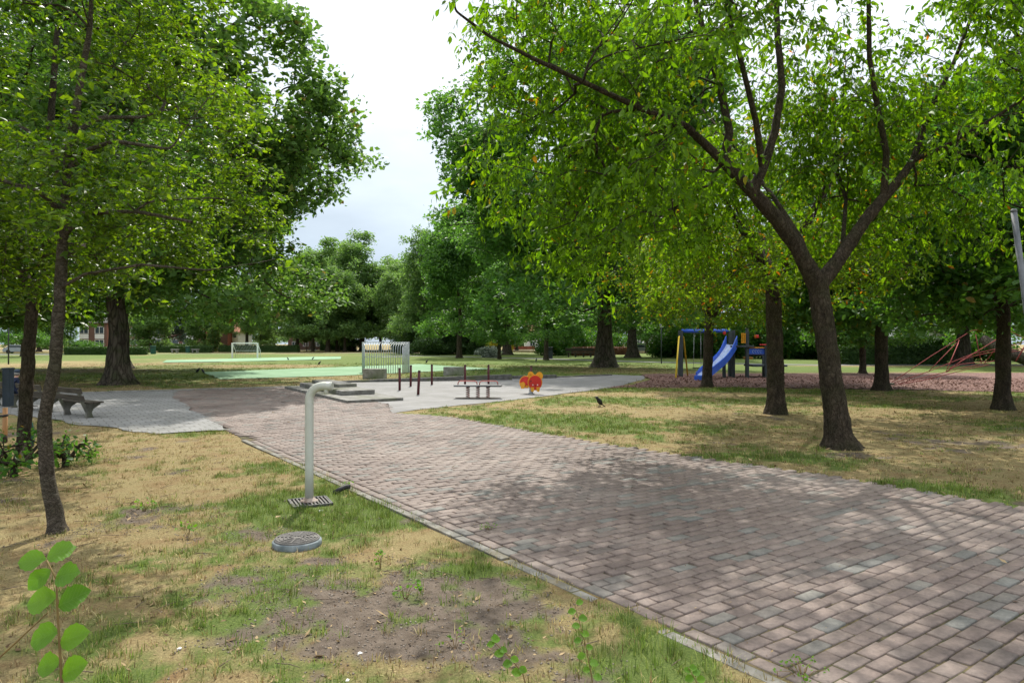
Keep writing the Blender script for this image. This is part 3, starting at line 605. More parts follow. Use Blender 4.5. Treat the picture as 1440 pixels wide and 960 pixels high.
# ================================================================== TREES
def ell_points(rng, ells, n, shell=.55, gf=.6, gt=.42, seed=0, reject=None):
    vol = np.array([e[1][0] * e[1][1] * e[1][2] for e in ells]); w = vol / vol.sum(); out = []; tot = 0
    for _ in range(40):
        m = n * 2; idx = rng.choice(len(ells), m, p=w); c = np.array([ells[i][0] for i in idx], float); r = np.array([ells[i][1] for i in idx], float)
        d = rng.normal(size=(m, 3)); d /= np.linalg.norm(d, axis=1)[:, None]; u = rng.uniform(0, 1, m)
        rad = np.where(rng.uniform(0, 1, m) < .72, (u * (1 - shell ** 3) + shell ** 3) ** (1 / 3), u ** (1 / 3))
        lump = .86 + .28 * noise3(d * 2.6 + c * .3, seed + 5) # uneven outline
        p = c + d * r * (rad * lump)[:, None]
        k = noise3(p * gf, seed) + .35 * (noise3(p * gf * 2.3, seed + 1) - .5) > gt
        if reject is not None: k &= ~reject(p, rng)
        out.append(p[k]); tot += k.sum()
        if tot >= n: break
    return np.concatenate(out)[:n]
class Skeleton:
    def __init__(s): s.p, s.par, s.r = [], [], []
    def poly(s, nodes, parent=-1):
        for q in nodes:
            s.p.append(np.array(q[:3], float)); s.par.append(parent); s.r.append(q[3] if len(q) > 3 else 0); parent = len(s.p) - 1
        return parent
    def near(s, q): return int(np.argmin(np.linalg.norm(np.array(s.p) - np.array(q[:3]), axis=1)))
    def attach(s, pts, rng, seg=.4, start=0, sag=0.0, out=.35, rise=.0, minz=0):
        n0 = len(s.p); cap = n0 + len(pts) * 24; P = np.zeros((cap, 3)); P[:n0] = s.p; D = np.zeros(cap); base = np.array(s.p)
        ok = np.zeros(cap, bool); ok[:n0] = (base[:, 2] >= minz)
        if not ok.any(): ok[:n0] = True
        dist = np.min(np.linalg.norm(pts[:, None] - base[None][:, ok[:n0]], axis=2), axis=1)
        n = n0
        for i in np.argsort(dist):
            q = pts[i]; dd = np.linalg.norm(P[:n] - q, axis=1) + .25 * D[:n] + .5 * np.maximum(0, P[:n, 2] - q[2] + rise * 0) ; dd[~ok[:n]] = 1e9
            j = int(np.argmin(dd)); a = P[j]; d = q - a; Ld = np.linalg.norm(d)
            if Ld < .03: continue
            pj = s.par[j]; t = (a - P[pj]) if pj >= 0 else np.array([0, 0, 1.]); t = t / (np.linalg.norm(t) + 1e-6)
            ctrl = a + d * .5 + t * Ld * .22 + np.array([0, 0, Ld * (.10 - sag)]) + rng.normal(0, .06 * Ld, 3)
            m = max(1, min(20, int(math.ceil(Ld / seg)))); par = j
            for k in range(1, m + 1):
                u = k / m; x = (1 - u) ** 2 * a + 2 * u * (1 - u) * ctrl + u * u * q
                if n >= cap: break
                P[n] = x; D[n] = D[par] + Ld / m; ok[n] = True; s.p.append(x); s.par.append(par); s.r.append(0); par = n; n += 1
        return s
    def radii(s, rt, p=2.3):
        n = len(s.p); acc = np.zeros(n); 
        for i in range(n - 1, -1, -1):
            if acc[i] == 0: acc[i] = rt ** p
            if s.par[i] >= 0: acc[s.par[i]] += acc[i]
        r = acc ** (1 / p); ex = np.array(s.r); r = np.where(ex > 0, ex, r)
        for i in range(n):        # never thicker than the branch it leaves
            if s.par[i] >= 0: r[i] = min(r[i], r[s.par[i]] * .97)
        return r
    def mesh(s, name, r, flare=0.0, knob=.10, seed=0, big=.07, fine=False, extra=None):
        n = len(s.p); P = np.array(s.p); ch = [[] for _ in range(n)]
        for i in range(n):
            if s.par[i] >= 0: ch[s.par[i]].append(i)
        starts = [i for i in range(n) if s.par[i] < 0]; V, Fs, base = [], [], 0
        while starts:
            i = starts.pop(); chain = [i]
            while ch[chain[-1]]:
                c = sorted(ch[chain[-1]], key=lambda q: -r[q]); chain.append(c[0]); starts.extend(c[1:])
            pts = P[chain]; rs = r[chain]
            if s.par[i] >= 0: pts = np.vstack([P[s.par[i]], pts]); rs = np.concatenate([[min(r[s.par[i]], rs[0] * 1.25)], rs])
            if len(pts) < 2: continue
            R0 = rs.max()
            if R0 > big:   # finer rings along thick wood
                Ls = np.concatenate([[0], np.cumsum(np.linalg.norm(np.diff(pts, axis=0), axis=1))]); m = max(len(pts), int(Ls[-1] / (.035 if fine else max(.10, R0 * .55))))
                u = np.linspace(0, Ls[-1], m); q = np.stack([np.interp(u, Ls, pts[:, k]) for k in range(3)], 1); rs = np.interp(u, Ls, rs)
                for _ in range(2): q[1:-1] = (q[:-2] + 2 * q[1:-1] + q[2:]) / 4
                pts = q
            k = (40 if fine else 14) if R0 > big else (6 if R0 > .02 else 4)
            t = np.gradient(pts, axis=0); t /= (np.linalg.norm(t, axis=1)[:, None] + 1e-9)
            nrm = np.cross(t[0], [.3, .9, .1]); nrm /= np.linalg.norm(nrm) + 1e-9; th = np.linspace(0, 2 * pi, k, endpoint=False); rings = []
            for a in range(len(pts)):
                nrm = nrm - t[a] * nrm.dot(t[a]); nrm /= np.linalg.norm(nrm) + 1e-9; b = np.cross(t[a], nrm)
                dirs = np.cos(th)[:, None] * nrm + np.sin(th)[:, None] * b; rr = np.full(k, rs[a])
                if R0 > big:
                    rr = rr * (1 + knob * 2 * (noise3(pts[a] / max(R0, .1) * .9 + dirs * 1.1, seed) - .5))
                    if fine:
                        q = np.stack([np.cos(th) * 5.5, np.sin(th) * 5.5, np.full(k, pts[a][2] * 4.5)], 1); q2 = q * np.array([.45, .45, 2.2])
                        rr = rr * (1 - .085 * np.clip(1 - np.abs(noise3(q, seed + 3) - .5) * 7, 0, 1) + .05 * (noise3(q * 2.3, seed + 4) - .5) + .06 * (noise3(q2, seed + 6) - .5))
                    if flare and s.par[i] < 0:
                        hgt = max(0, pts[a][2] - P[chain[0]][2]); rr = rr * (1 + flare * math.exp(-hgt / (R0 * 1.1)) * (.55 + .6 * (np.cos(th * 5 + seed) * .5 + .5)))
                rings.append(pts[a] + dirs * rr[:, None])
            V.append(np.concatenate(rings)); m = len(pts); ii = np.arange(m - 1)[:, None] * k; jj = np.arange(k)[None]; j2 = (jj + 1) % k
            Fs.append(np.stack([ii + jj, ii + j2, ii + k + j2, ii + k + jj], -1).reshape(-1, 4) + base); base += m * k
        if extra is not None: V.append(extra[0]); Fs.append(extra[1] + base)
        return mesh_np(name, np.concatenate(V), np.concatenate(Fs), True)
def leaf_template(n=2, width=.5, fold=.18, curl=.15, peak=.42):
    """pointed leaf along +X, unit length: verts, triangles"""
    V = [(0, 0, 0)]
    for i in range(1, n + 1):
        t = i / (n + 1); w = width * .5 * (math.sin(pi * t ** (math.log(.5) / math.log(peak)))) ** .8; z = -curl * t * t
        V += [(t, w, z + w * fold * 2), (t, 0, z), (t, -w, z + w * fold * 2)]
    V.append((1, 0, -curl)); T = [(0, 3, 2), (0, 2, 1)]
    for i in range(n - 1):
        a = 1 + 3 * i; b = a + 3
        T += [(a + 1, a + 2, b + 2), (a + 1, b + 2, b + 1), (a, a + 1, b + 1), (a, b + 1, b)]
    a = 1 + 3 * (n - 1); e = len(V) - 1; T += [(a + 1, a + 2, e), (a, a + 1, e)]
    return np.array(V, float), np.array(T, np.int32)
LEAFC = leaf_template(2, .40, .2, .28)
KITE = (np.array([(0, 0, 0), (.42, .30, .06), (1, 0, -.05), (.42, -.30, .06)], float), np.array([(0, 3, 2), (0, 2, 1)], np.int32))
LEAF8 = leaf_template(2, .45, .2, .22)
LEAFR = leaf_template(2, .62, .15, .12, .5)
def leaf_frames(rng, n, droop, flat, outward=None):
    a = rng.normal(size=(n, 3)); a[:, 2] *= .6; a[:, 2] -= droop
    if outward is not None: a += outward
    a /= np.linalg.norm(a, axis=1)[:, None]
    w = rng.normal(size=(n, 3)) + np.array([0, 0, flat]); w -= a * (w * a).sum(1)[:, None]; w /= np.linalg.norm(w, axis=1)[:, None] + 1e-9
    return a, np.cross(w, a), w
def leaves_mesh(name, pos, size, tmpl, rng, droop=.2, flat=.8, outward=None, jitter=.35):
    n = len(pos); a, b, w = leaf_frames(rng, n, droop, flat, outward); s = size * np.clip(rng.normal(1, jitter, n), .45, 1.7)
    T, tri = tmpl; k = len(T)
    V = pos[:, None] + s[:, None, None] * (T[None, :, 0:1] * a[:, None] + T[None, :, 1:2] * b[:, None] + T[None, :, 2:3] * w[:, None])
    return mesh_np(name, V.reshape(-1, 3), (np.arange(n)[:, None, None] * k + tri[None]).reshape(-1, 3))
def cluster_leaves(rng, pts, per, spread, vflat=.7):
    n = len(pts) * per; p = np.repeat(pts, per, 0); d = np.clip(rng.normal(0, 1, (n, 3)), -1.7, 1.7) * spread * .6; d[:, 2] *= vflat
    return p + d
def twig_leaves(rng, pts, k, length, sag, per, flatz=.5, rad=.0022):
    """thin shoots at every cluster with leaves set along them"""
    n = len(pts) * k; q = np.repeat(pts, k, 0) + rng.normal(0, length * .28, (n, 3)); c = pts.mean(0); o = q - c; o /= np.linalg.norm(o, axis=1)[:, None] + 1e-9
    d = rng.normal(0, 1, (n, 3)) + .6 * o; d[:, 2] *= flatz; d /= np.linalg.norm(d, axis=1)[:, None]; Lg = length * rng.uniform(.5, 1.3, n)
    def at(u): return q[:, None] + d[:, None] * (Lg[:, None] * u)[..., None] + np.array([0, 0, -1.]) * (sag * Lg[:, None] * u ** 2)[..., None]
    u4 = np.linspace(0, 1, 4)[None].repeat(n, 0); P = at(u4); side = np.cross(d, [0.1, .2, 1.]); side /= np.linalg.norm(side, axis=1)[:, None] + 1e-9; up = np.cross(side, d)
    ring = np.stack([side, -side * .5 + up * .87, -side * .5 - up * .87], 1)
    V = P[:, :, None] + ring[:, None] * (rad * np.array([1, .85, .6, .35]))[None, :, None, None]
    b = np.arange(n)[:, None, None, None] * 12; s_ = np.arange(3)[None, :, None, None] * 3; j = np.arange(3); F = np.stack([j, (j + 1) % 3, (j + 1) % 3 + 3, j + 3], -1)[None, None]
    u = np.clip(rng.uniform(.05, 1.05, (n, per)), 0, 1); lp = at(u).reshape(-1, 3) + rng.normal(0, .008, (n * per, 3))
    sd = np.where(np.arange(per) % 2 == 0, 1., -1.)[None, :, None]; ax = (d[:, None] * .9 + side[:, None] * sd * .8).reshape(-1, 3)
    return (V.reshape(-1, 3), (b + s_ + F).reshape(-1, 4)), lp, ax
def make_tree(name, label, cat, loc, sk, pts, rng, leaf, bark, per, spread, size, tmpl=KITE, droop=.2, flat=.8, rt=.012, p=2.3, seg=.45, sag=0.0, flare=.6, knob=.1, minz=0, group=None, extra=None, big=.07, vflat=.7, out=0.0, fine=False, tw=None):
    sk.attach(pts, rng, seg, sag=sag, minz=minz); r = sk.radii(rt, p)
    root = empty(name, loc, label, cat, group)
    tm = None
    if tw: tm, lp, ax = twig_leaves(rng, pts, *tw)
    else: lp = cluster_leaves(rng, pts, per, spread, vflat)
    link('trunk', sk.mesh('trunk', r, flare, knob, int(rng.integers(99)), big, fine, tm), M[bark], root)
    if extra is not None: lp = np.concatenate([lp, extra])
    o = ax if tw else None
    if out and not tw:
        c = pts.mean(0); o = lp - c; o /= np.linalg.norm(o, axis=1)[:, None] + 1e-9; o = o * out
    link('crown', leaves_mesh('crown', lp, size, tmpl, rng, droop, flat, o), M[leaf], root)
    return root
def pxpoly(nodes, base):
    return [tuple(W(n[0], n[1], n[2]) - base) + ((n[3],) if len(n) > 3 else ()) for n in nodes]

# ---- the big cherry on the right
def cherry():
    rng = np.random.default_rng(11); bx, by = G(1182, 629); base = np.array([bx, by, -.04]); sk = Skeleton()
    t = sk.poly(pxpoly([(1184, 634, 11.83, 0.2656), (1180, 612, 11.83, 0.2070), (1172, 560, 11.83, 0.1875), (1165, 500, 11.83, 0.1758), (1157, 450, 11.83, 0.1719), (1150, 402, 11.83, 0.1836)], base))
    l = sk.poly(pxpoly([(1120, 345, 11.75, 0.1328), (1088, 303, 11.65, 0.1172), (1058, 270, 11.5, 0.1055)], base), t)
    l2 = sk.poly(pxpoly([(1018, 228, 11.3, 0.0898)], base), l)
    sk.poly(pxpoly([(965, 178, 10.9, 0.0609), (900, 152, 10.5, 0.0469), (820, 115, 10.1, 0.0359), (750, 82, 9.7, 0.0281), (690, 52, 9.4, 0.0219), (640, 15, 9.2, 0.0156)], base), l2)
    sk.poly(pxpoly([(1026, 185, 11.3, 0.0641), (1012, 120, 11.4, 0.0586), (990, 50, 11.5, 0.0508), (972, -30, 11.7, 0.0430), (955, -140, 12, 0.0273)], base), l2)
    l3 = sk.poly(pxpoly([(1073, 238, 11.5, 0.0781)], base), l)
    sk.poly(pxpoly([(1090, 185, 11.6, 0.0664), (1100, 120, 11.7, 0.0586), (1094, 50, 11.9, 0.0531), (1090, -60, 12.3, 0.0391), (1100, -180, 12.6, 0.0234)], base), l3)
    sk.poly(pxpoly([(1063, 170, 11.2, 0.0485), (1046, 100, 11.0, 0.0422), (1022, 10, 10.8, 0.0352), (1005, -80, 10.6, 0.0234)], base), l3)
    r_ = sk.poly(pxpoly([(1182, 362, 11.9, 0.1211), (1215, 312, 12.0, 0.1055), (1243, 277, 12.1, 0.0922)], base), t)
    ra = sk.poly(pxpoly([(1262, 257, 12.1, 0.0781)], base), r_)
    sk.poly(pxpoly([(1247, 215, 11.9, 0.0531), (1234, 150, 11.7, 0.0469), (1223, 80, 11.5, 0.0406), (1222, 0, 11.3, 0.0344), (1215, -100, 11.1, 0.0234)], base), r_)
    rb = sk.poly(pxpoly([(1284, 226, 12.2, 0.0586)], base), ra)
    sk.poly(pxpoly([(1306, 160, 12.4, 0.0430), (1340, 92, 12.6, 0.0359), (1370, 15, 12.8, 0.0281), (1400, -70, 13.1, 0.0195)], base), rb)
    sk.poly(pxpoly([(1330, 205, 11.8, 0.0359), (1400, 165, 11.4, 0.0281), (1460, 125, 11.1, 0.0219), (1540, 80, 10.9, 0.0140)], base), rb)
    sk.poly(pxpoly([(1125, 335, 12.3, 0.0547), (1090, 280, 13.0, 0.0430), (1040, 215, 13.9, 0.0312), (985, 150, 14.6, 0.0195)], base), t)
    sk.poly(pxpoly([(1185, 345, 12.4, 0.0469), (1190, 280, 13.2, 0.0391), (1165, 200, 14.0, 0.0273), (1150, 120, 14.6, 0.0156)], base), t)
    ells = [((4.9, 12.6, 6.8), (5.6, 4.4, 3.5)), ((1.0, 10.4, 5.7), (2.5, 2.6, 2.2)), ((2.3, 11.8, 4.2), (2.5, 2.3, 1.7)), ((9.2, 12.4, 6.1), (4.2, 3.4, 3.0)), ((6.0, 15.0, 5.2), (4.2, 2.2, 2.2)), ((9.6, 11.2, 4.6), (2.6, 2.2, 1.3)), ((4.6, 8.3, 7.7), (3.6, 2.3, 1.5))]
    ells = [(tuple(np.array(c) - base), r) for c, r in ells]
    def rej(p, rng):
        x, y, z = p[:, 0] + bx, p[:, 1] + by, p[:, 2]; rho = np.hypot(p[:, 0], p[:, 1])
        low = z < 2.55 + 3.0 * np.exp(-(rho / 2.9) ** 2)
        front = (y < 11.9) & (x > 2.9) & (z < 6.3) & (rng.uniform(0, 1, len(x)) < .8)
        front |= (y < 10.6) & (x < 3.2) & (z > 3.6) & (rng.uniform(0, 1, len(x)) < .6)
        # the gap of sky on the left of the crown
        px = 720 + x / y * F; py = HZ - (z - 1.8) / y * F
        return low | front | ((y < 8.0) & (z < 6.1))
    pts = ell_points(rng, ells, 1850, .35, .55, .505, 3, rej)
    root = make_tree('cherry_tree', 'large forked cherry tree leaning beside the brick path with drooping bright leaves', 'tree', tuple(base), sk, pts, rng, 'leaf_cherry', 'bark_cherry', 56, .31, .110, LEAFC, droop=1.7, flat=.2, rt=.0055, p=2.25, seg=.3, sag=.02, flare=.5, knob=.09, minz=2.6, vflat=.8, fine=True, tw=(5, .44, .6, 8, .45, .0032))
    return root
cherry()

# ---- smaller cherries behind it, turning colour
def small_cherry(seed, H, Rr, r0, lean, fork):
    rng = np.random.default_rng(seed); sk = Skeleton()
    t = sk.poly([(0, 0, -.05, r0 * 1.2), (0, 0, .25, r0 * 1.03), (lean * .4, 0, fork * .5, r0 * .95), (lean, .05, fork, r0 * .92)])
    for k in range(5):
        a = k * 2 * pi / 5 + rng.uniform(-.4, .4); e = rng.uniform(.75, 1.15); L_ = Rr * .75; nodes = []
        for u in (.25, .55, .85, 1.1): nodes.append((lean + cos(a) * L_ * u * cos(e) * 1.1, sin(a) * L_ * u * cos(e) * 1.1, fork + L_ * u * sin(e) * 1.15, r0 * (.62 - .46 * u)))
        sk.poly(nodes, t)
    ells = [((lean, 0, fork + (H - fork) * .55), (Rr, Rr, (H - fork) * .5)), ((lean, 0, fork + .5), (Rr * .9, Rr * .9, 1.1))]
    pts = ell_points(rng, ells, 700, .4, .55, .42, seed, lambda p, r: (p[:, 2] < fork - .4 + 1.2 * np.exp(-(np.hypot(p[:, 0], p[:, 1]) / 1.3) ** 2)))
    return sk, pts, rng
sk, pts, rng_ = small_cherry(21, 7.5, 3.8, .21, -.05, 3.3)
sc1 = make_tree('cherry_tree', 'straight slender cherry tree just behind the big forked cherry', 'tree', (*G(1091, 581), -.03), sk, pts, rng_, 'leaf_cherry_autumn', 'bark_cherry', 46, .36, .10, LEAFC, droop=.8, flat=.2, rt=.006, flare=.4, minz=2.6, seg=.35, fine=True, tw=(5, .42, .5, 9, .45, .003))
sk, pts, rng_ = small_cherry(22, 6.6, 4.3, .20, .12, 2.9)
sc2 = make_tree('cherry_tree', 'low spreading cherry with orange tinged leaves in front of the blue slide', 'tree', (*G(994, 543.5), -.03), sk, pts, rng_, 'leaf_cherry_autumn', 'bark_cherry', 44, .4, .11, LEAFC, droop=.7, flat=.3, rt=.007, flare=.4, minz=2.3, seg=.4, tw=(5, .46, .5, 9, .45, .0035))
# ---- the glossy tree on the left edge
def glossy():
    rng = np.random.default_rng(31); bx, by = G(80, 748); base = np.array([bx, by, -.03]); sk = Skeleton()
    sk.poly(pxpoly([(82, 752, 6.57, 0.0929), (80, 738, 6.57, 0.0740), (76, 710, 6.57, 0.0662), (67, 670, 6.57, 0.0619), (64, 630, 6.57, 0.0602), (63, 590, 6.57, 0.0636), (67, 560, 6.57, 0.0585), (74, 530, 6.57, 0.0654), (79, 505, 6.57, 0.0568), (79, 480, 6.57, 0.0550), (84, 420, 6.57, 0.0533), (87, 350, 6.57, 0.0499), (92, 280, 6.57, 0.0464), (97, 215, 6.57, 0.0413), (107, 150, 6.57, 0.0344), (117, 90, 6.57, 0.0275), (126, 40, 6.57, 0.0224), (130, -40, 6.6, 0.0155)], base))
    for nodes in ([(88, 335, 6.57, 0.0258), (115, 300, 6.5, 0.0224), (190, 297, 6.3, 0.0172), (270, 312, 6.1, 0.0112)], [(94, 250, 6.57, 0.0258), (112, 215, 6.5, 0.0224), (160, 198, 6.2, 0.0172), (240, 210, 6, 0.0103)], [(84, 405, 6.57, 0.0172), (120, 385, 6.4, 0.0146), (200, 372, 6.2, 0.0120), (290, 380, 6.0, 0.0077)],
                  [(92, 270, 6.57, 0.0258), (60, 200, 6.7, 0.0215), (20, 170, 6.9, 0.0155)], [(90, 300, 6.57, 0.0258), (55, 270, 6.3, 0.0215), (-10, 250, 6.1, 0.0155)], [(87, 360, 6.57, 0.0258), (120, 345, 7.2, 0.0224), (190, 330, 7.9, 0.0155)], [(100, 190, 6.57, 0.0258), (140, 165, 6.9, 0.0215), (200, 165, 7.2, 0.0155)]):
        q = pxpoly(nodes, base); sk.poly(q, sk.near(q[0]))
    ells = [((-4.55, 6.8, 4.5), (1.75, 1.9, 2.7)), ((-3.35, 6.45, 3.35), (1.15, 1.3, 1.05)), ((-2.75, 6.3, 2.95), (.62, .8, .62)), ((-5.9, 6.8, 3.9), (1.2, 1.4, 1.5))]
    ells = [(tuple(np.array(c) - base), r) for c, r in ells]
    def rej(p, rng):
        x, y, z = p[:, 0] + bx, p[:, 1] + by, p[:, 2]; rho = np.hypot(p[:, 0], p[:, 1])
        return (z < 2.15 + .55 * np.exp(-(rho / .8) ** 2)) | ((y < 6.5) & (z < 4.9) & (x > -6) & (x < -3.0) & (rng.uniform(0, 1, len(x)) < .75)) | ((y < 5.9) & (np.abs(x + 4.25) < .7) & (rng.uniform(0, 1, len(x)) < .8))
    pts = ell_points(rng, ells, 1150, .4, 1.15, .48, 7, rej)
    make_tree('broadleaf_tree', 'young glossy leaved tree with crooked bare trunk at the left edge of the lawn', 'tree', tuple(base), sk, pts, rng, 'leaf_glossy', 'bark_smooth', 38, .20, .058, LEAF8, droop=.05, flat=1.2, rt=.0032, p=2.3, seg=.18, flare=.15, knob=.16, minz=1.9, vflat=.55, big=.03, out=.5, fine=True, tw=(6, .24, .05, 7, .35, .0018))
glossy()
def dark_left():
    rng = np.random.default_rng(37); bx, by = G(34, 652); base = np.array([bx, by, -.03]); sk = Skeleton()
    t = sk.poly(pxpoly([(31, 656, 10.2, 0.1140), (33, 630, 10.2, 0.0973), (36, 580, 10.2, 0.0912), (38, 530, 10.2, 0.0897), (41, 480, 10.2, 0.0988), (45, 440, 10.2, 0.1368), (47, 415, 10.2, 0.1292)], base))
    sk.poly(pxpoly([(30, 380, 10.2, 0.0912), (0, 310, 10.3, 0.0760), (-30, 220, 10.5, 0.0608), (-50, 100, 10.8, 0.0380)], base), t)
    sk.poly(pxpoly([(62, 385, 10.2, 0.0836), (75, 300, 10.6, 0.0684), (70, 180, 11, 0.0532), (80, 40, 11.3, 0.0380)], base), t)
    ells = [((-7.9, 10.9, 5.6), (2.9, 2.3, 3.2)), ((-8.3, 10.3, 3.4), (2.2, 1.7, 1.4)), ((-7.4, 10.8, 8.0), (3.2, 2.4, 1.7)), ((-9.4, 9.6, 5.0), (2.2, 2.2, 3.0))]
    ells = [(tuple(np.array(c) - base), r) for c, r in ells]
    pts = ell_points(rng, ells, 1100, .45, .8, .36, 9, lambda p, r: p[:, 2] < 2.0 + .5 * np.exp(-(np.hypot(p[:, 0], p[:, 1]) / .7) ** 2))
    make_tree('broadleaf_tree', 'dark leaved tree with a mossy trunk swelling where it forks, beside the navy bin', 'tree', tuple(base), sk, pts, rng, 'leaf_dark', 'bark_cherry', 42, .30, .09, LEAF8, droop=.1, flat=1, rt=.0045, seg=.3, flare=.4, knob=.12, minz=2.4, out=.3, fine=True, tw=(6, .32, .15, 7, .4, .0022))
dark_left()

# ---- big and middling park trees
def park_tree(seed, H, R, r0, clear, n, lobes=7, ztop=1.0, low=0.0, cut=None, xtra=(), gt=.475):
    rng = np.random.default_rng(seed); sk = Skeleton(); ph = H * .62
    t = sk.poly([(0, 0, -.1, r0 * 1.35), (0, 0, r0 * .9, r0 * 1.12), (0, 0, r0 * 3, r0 * 1.0), (rng.uniform(-.1, .1), 0, clear * .6 + .5, r0 * .95), (rng.uniform(-.2, .2), rng.uniform(-.2, .2), max(clear, 1.6) + .4, r0 * .85), (rng.uniform(-.4, .4), rng.uniform(-.4, .4), clear + (ph - clear) * .5, r0 * .6), (rng.uniform(-.6, .6), rng.uniform(-.6, .6), ph, r0 * .35)])
    zc = (H + clear) / 2; ells = [((0, 0, zc), (R * .72, R * .72, (H - clear) * .47))]
    for k in range(lobes):
        a = k * 2 * pi / lobes + rng.uniform(-.4, .4); zz = clear + (H - clear) * rng.uniform(.2, .8); taper = 1 - .45 * abs((zz - zc) / (H - clear) * 2) * ztop
        d = R * rng.uniform(.45, .68) * taper; q = R * rng.uniform(.32, .46)
        ells.append(((cos(a) * d, sin(a) * d, zz), (q, q, q * rng.uniform(.6, .85))))
    ells.append(((rng.uniform(-.2, .2) * R, 0, H - R * .33), (R * .42, R * .42, R * .33)))
    if low: ells.append(((0, 0, clear + R * .12), (R * .85, R * .85, R * .24)))
    ells += list(xtra)
    pts = ell_points(rng, ells, n, .6, 1.6 / R * 1.6, gt, seed, (lambda p, r: p[:, 2] < clear) if cut is None else (lambda p, r: (p[:, 2] < clear) | cut(p)))
    return sk, pts, rng
def big(name, label, cat, loc, args, leaf, bark, per, spread, size, **kw):
    kw.setdefault('flat', 1.5); spread *= .86
    sk, pts, rng = park_tree(*args[:6], **(args[6] if len(args) > 6 else {}))
    return make_tree(name, label, cat, loc, sk, pts, rng, leaf, bark, per, spread, size, **kw)
oak_left = big('oak_tree', 'massive oak with a flared grey trunk on the lawn behind the benches', 'tree', (*G(166, 540), -.03), (51, 22.0, 11.0, .42, 3.0, 2800, dict(lobes=13, ztop=.4, low=1, gt=.45, cut=lambda p: p[:, 0] > np.interp(p[:, 2], [0, 6, 8.5, 10.3, 12.5, 14, 16.8, 22], [8.6, 8.9, 9.2, 10.6, 10.2, 9.3, 6.6, 3.0]), xtra=(((4.2, -1, 14.6), (3.6, 3.6, 3.0)), ((6.6, -1, 11.8), (3.4, 3.6, 2.8)), ((3.6, -2, 17.5), (3.4, 3.4, 2.6))))), 'leaf_oak', 'bark_oak', 66, .72, .25, seg=1.0, rt=.02, minz=3.5, flare=.75, knob=.08, droop=.15)
oak_mid = big('oak_tree', 'massive dark trunked oak beyond the spring rocker and plaza wall', 'tree', (*G(850, 516), -.03), (52, 26.0, 12.6, .60, 3.6, 2100, dict(lobes=13, ztop=.35, low=1, xtra=(((-9.0, -2, 17.5), (4.2, 4.5, 4.3)), ((-8.5, -2, 11.5), (4.2, 4.5, 3.6)), ((-5.5, -3, 22), (4, 4, 3))))), 'leaf_oak_deep', 'bark_oak', 72, .95, .31, seg=1.2, rt=.025, minz=4, flare=.6, knob=.08, droop=.2)
def place(src, label, px, py, rz, s=1.0, sz=None, name=None, group=None, cat='tree', xy=None):
    c = copy_tree(src); x, y = xy or G(px, py); c.location = (x, y, -.03); c.rotation_euler = (0, 0, rz); c.scale = (s, s, sz or s)
    c['label'] = label; c['category'] = cat
    if group: c['group'] = group
    elif 'group' in c: del c['group']
    if name: c.name = name
    return c
place(oak_mid, 'oak standing just behind and right of the largest dark oak trunk', 889, 502.5, 1.9, .95, 1.0)
place(oak_mid, 'broad trunked oak with a wide flared foot behind the white flowering shrub', 713, 498.5, 3.6, .92, 1.02)
place(oak_left, 'tall oak crown rising behind the massive left lawn oak', 0, 0, 2.4, 1.05, 1.15, xy=(-27.5, 48))
place(oak_left, 'tall oak behind the benches at the far left edge of the park', 0, 0, 4.1, .9, 1.0, xy=(-36, 40))
place(oak_mid, 'thick pale trunked tree beside the red climbing net', 1354, 512, 5.1, .85, .9)
def maple(seed, H, R, r0, clear, n, label, loc, leaf='leaf_maple', per=44, spread=.5, size=.19, name='maple_tree', **kw):
    sk, pts, rng = park_tree(seed, H, R, r0, clear, n, lobes=8, low=1)
    return make_tree(name, label, 'tree', loc, sk, pts, rng, leaf, 'bark_cherry', per, spread, size, LEAFR, droop=.45, flat=.8, rt=.01, seg=.6, flare=.5, minz=clear + .2, **kw)
maple_a = maple(61, 10.5, 4.9, .235, 2.55, 800, 'dark maple growing at the edge of the wood chips where the red net ropes start', (*G(1240, 548), -.03))
maple_b = maple(62, 9.5, 4.2, .185, 2.35, 800, 'dark leafy maple near the right edge with its trunk on dry grass', (*G(1410, 575), -.03), size=.16)
place(maple_a, 'small slim trunked tree behind the wood chips in front of the clipped hedge', 1213, 525, 1.0, .78, .72)
place(maple_b, 'maple overhanging the climbing net from beyond the right edge', 0, 0, 2.0, 1.1, 1.1, xy=(25.5, 24))
place(maple_a, 'leafy maple far behind the climbing net', 0, 0, 3.0, 1.15, 1.2, xy=(44, 52))
# trees of the middle distance
mid_a = big('park_tree', 'slender maple at the edge of the field right of the steel goal', 'tree', (*G(646, 503), -.03), (71, 16.5, 5.8, .30, 2.9, 620, dict(lobes=8, low=1)), 'leaf_oak_deep', 'bark_cherry', 60, .75, .28, seg=.9, rt=.02, minz=3, flare=.5, droop=.2)
mid_b = big('park_tree', 'field edge tree with haze tinted leaves left of the steel goal', 'tree', (*G(461, 494.6), -.03), (72, 23, 9.0, .42, 4.0, 700, dict(lobes=9, low=1)), 'leaf_far', 'bark_cherry', 55, 1.1, .42, seg=1.4, rt=.03, minz=4, flare=.5)
place(mid_a, 'thin trunked tree in front of the broad oak and yellow shrub', 702, 504.3, 2.2, .62, .66)
place(mid_a, 'thin dark trunked tree with a grey litter bin against its trunk', 768, 506, 4.0, .78, .80)
place(mid_a, 'dark tree standing behind the thin tree right of the steel goal', 652, 498, 1.2, 1.35, 1.45)
place(mid_a, 'far dark trunked tree beside the low brick wall', 727, 492, .3, 1.1, 1.0)
place(mid_a, 'thin tree far behind on the yellow grass right of the big oaks', 909, 496, 3.3, .8, .8)
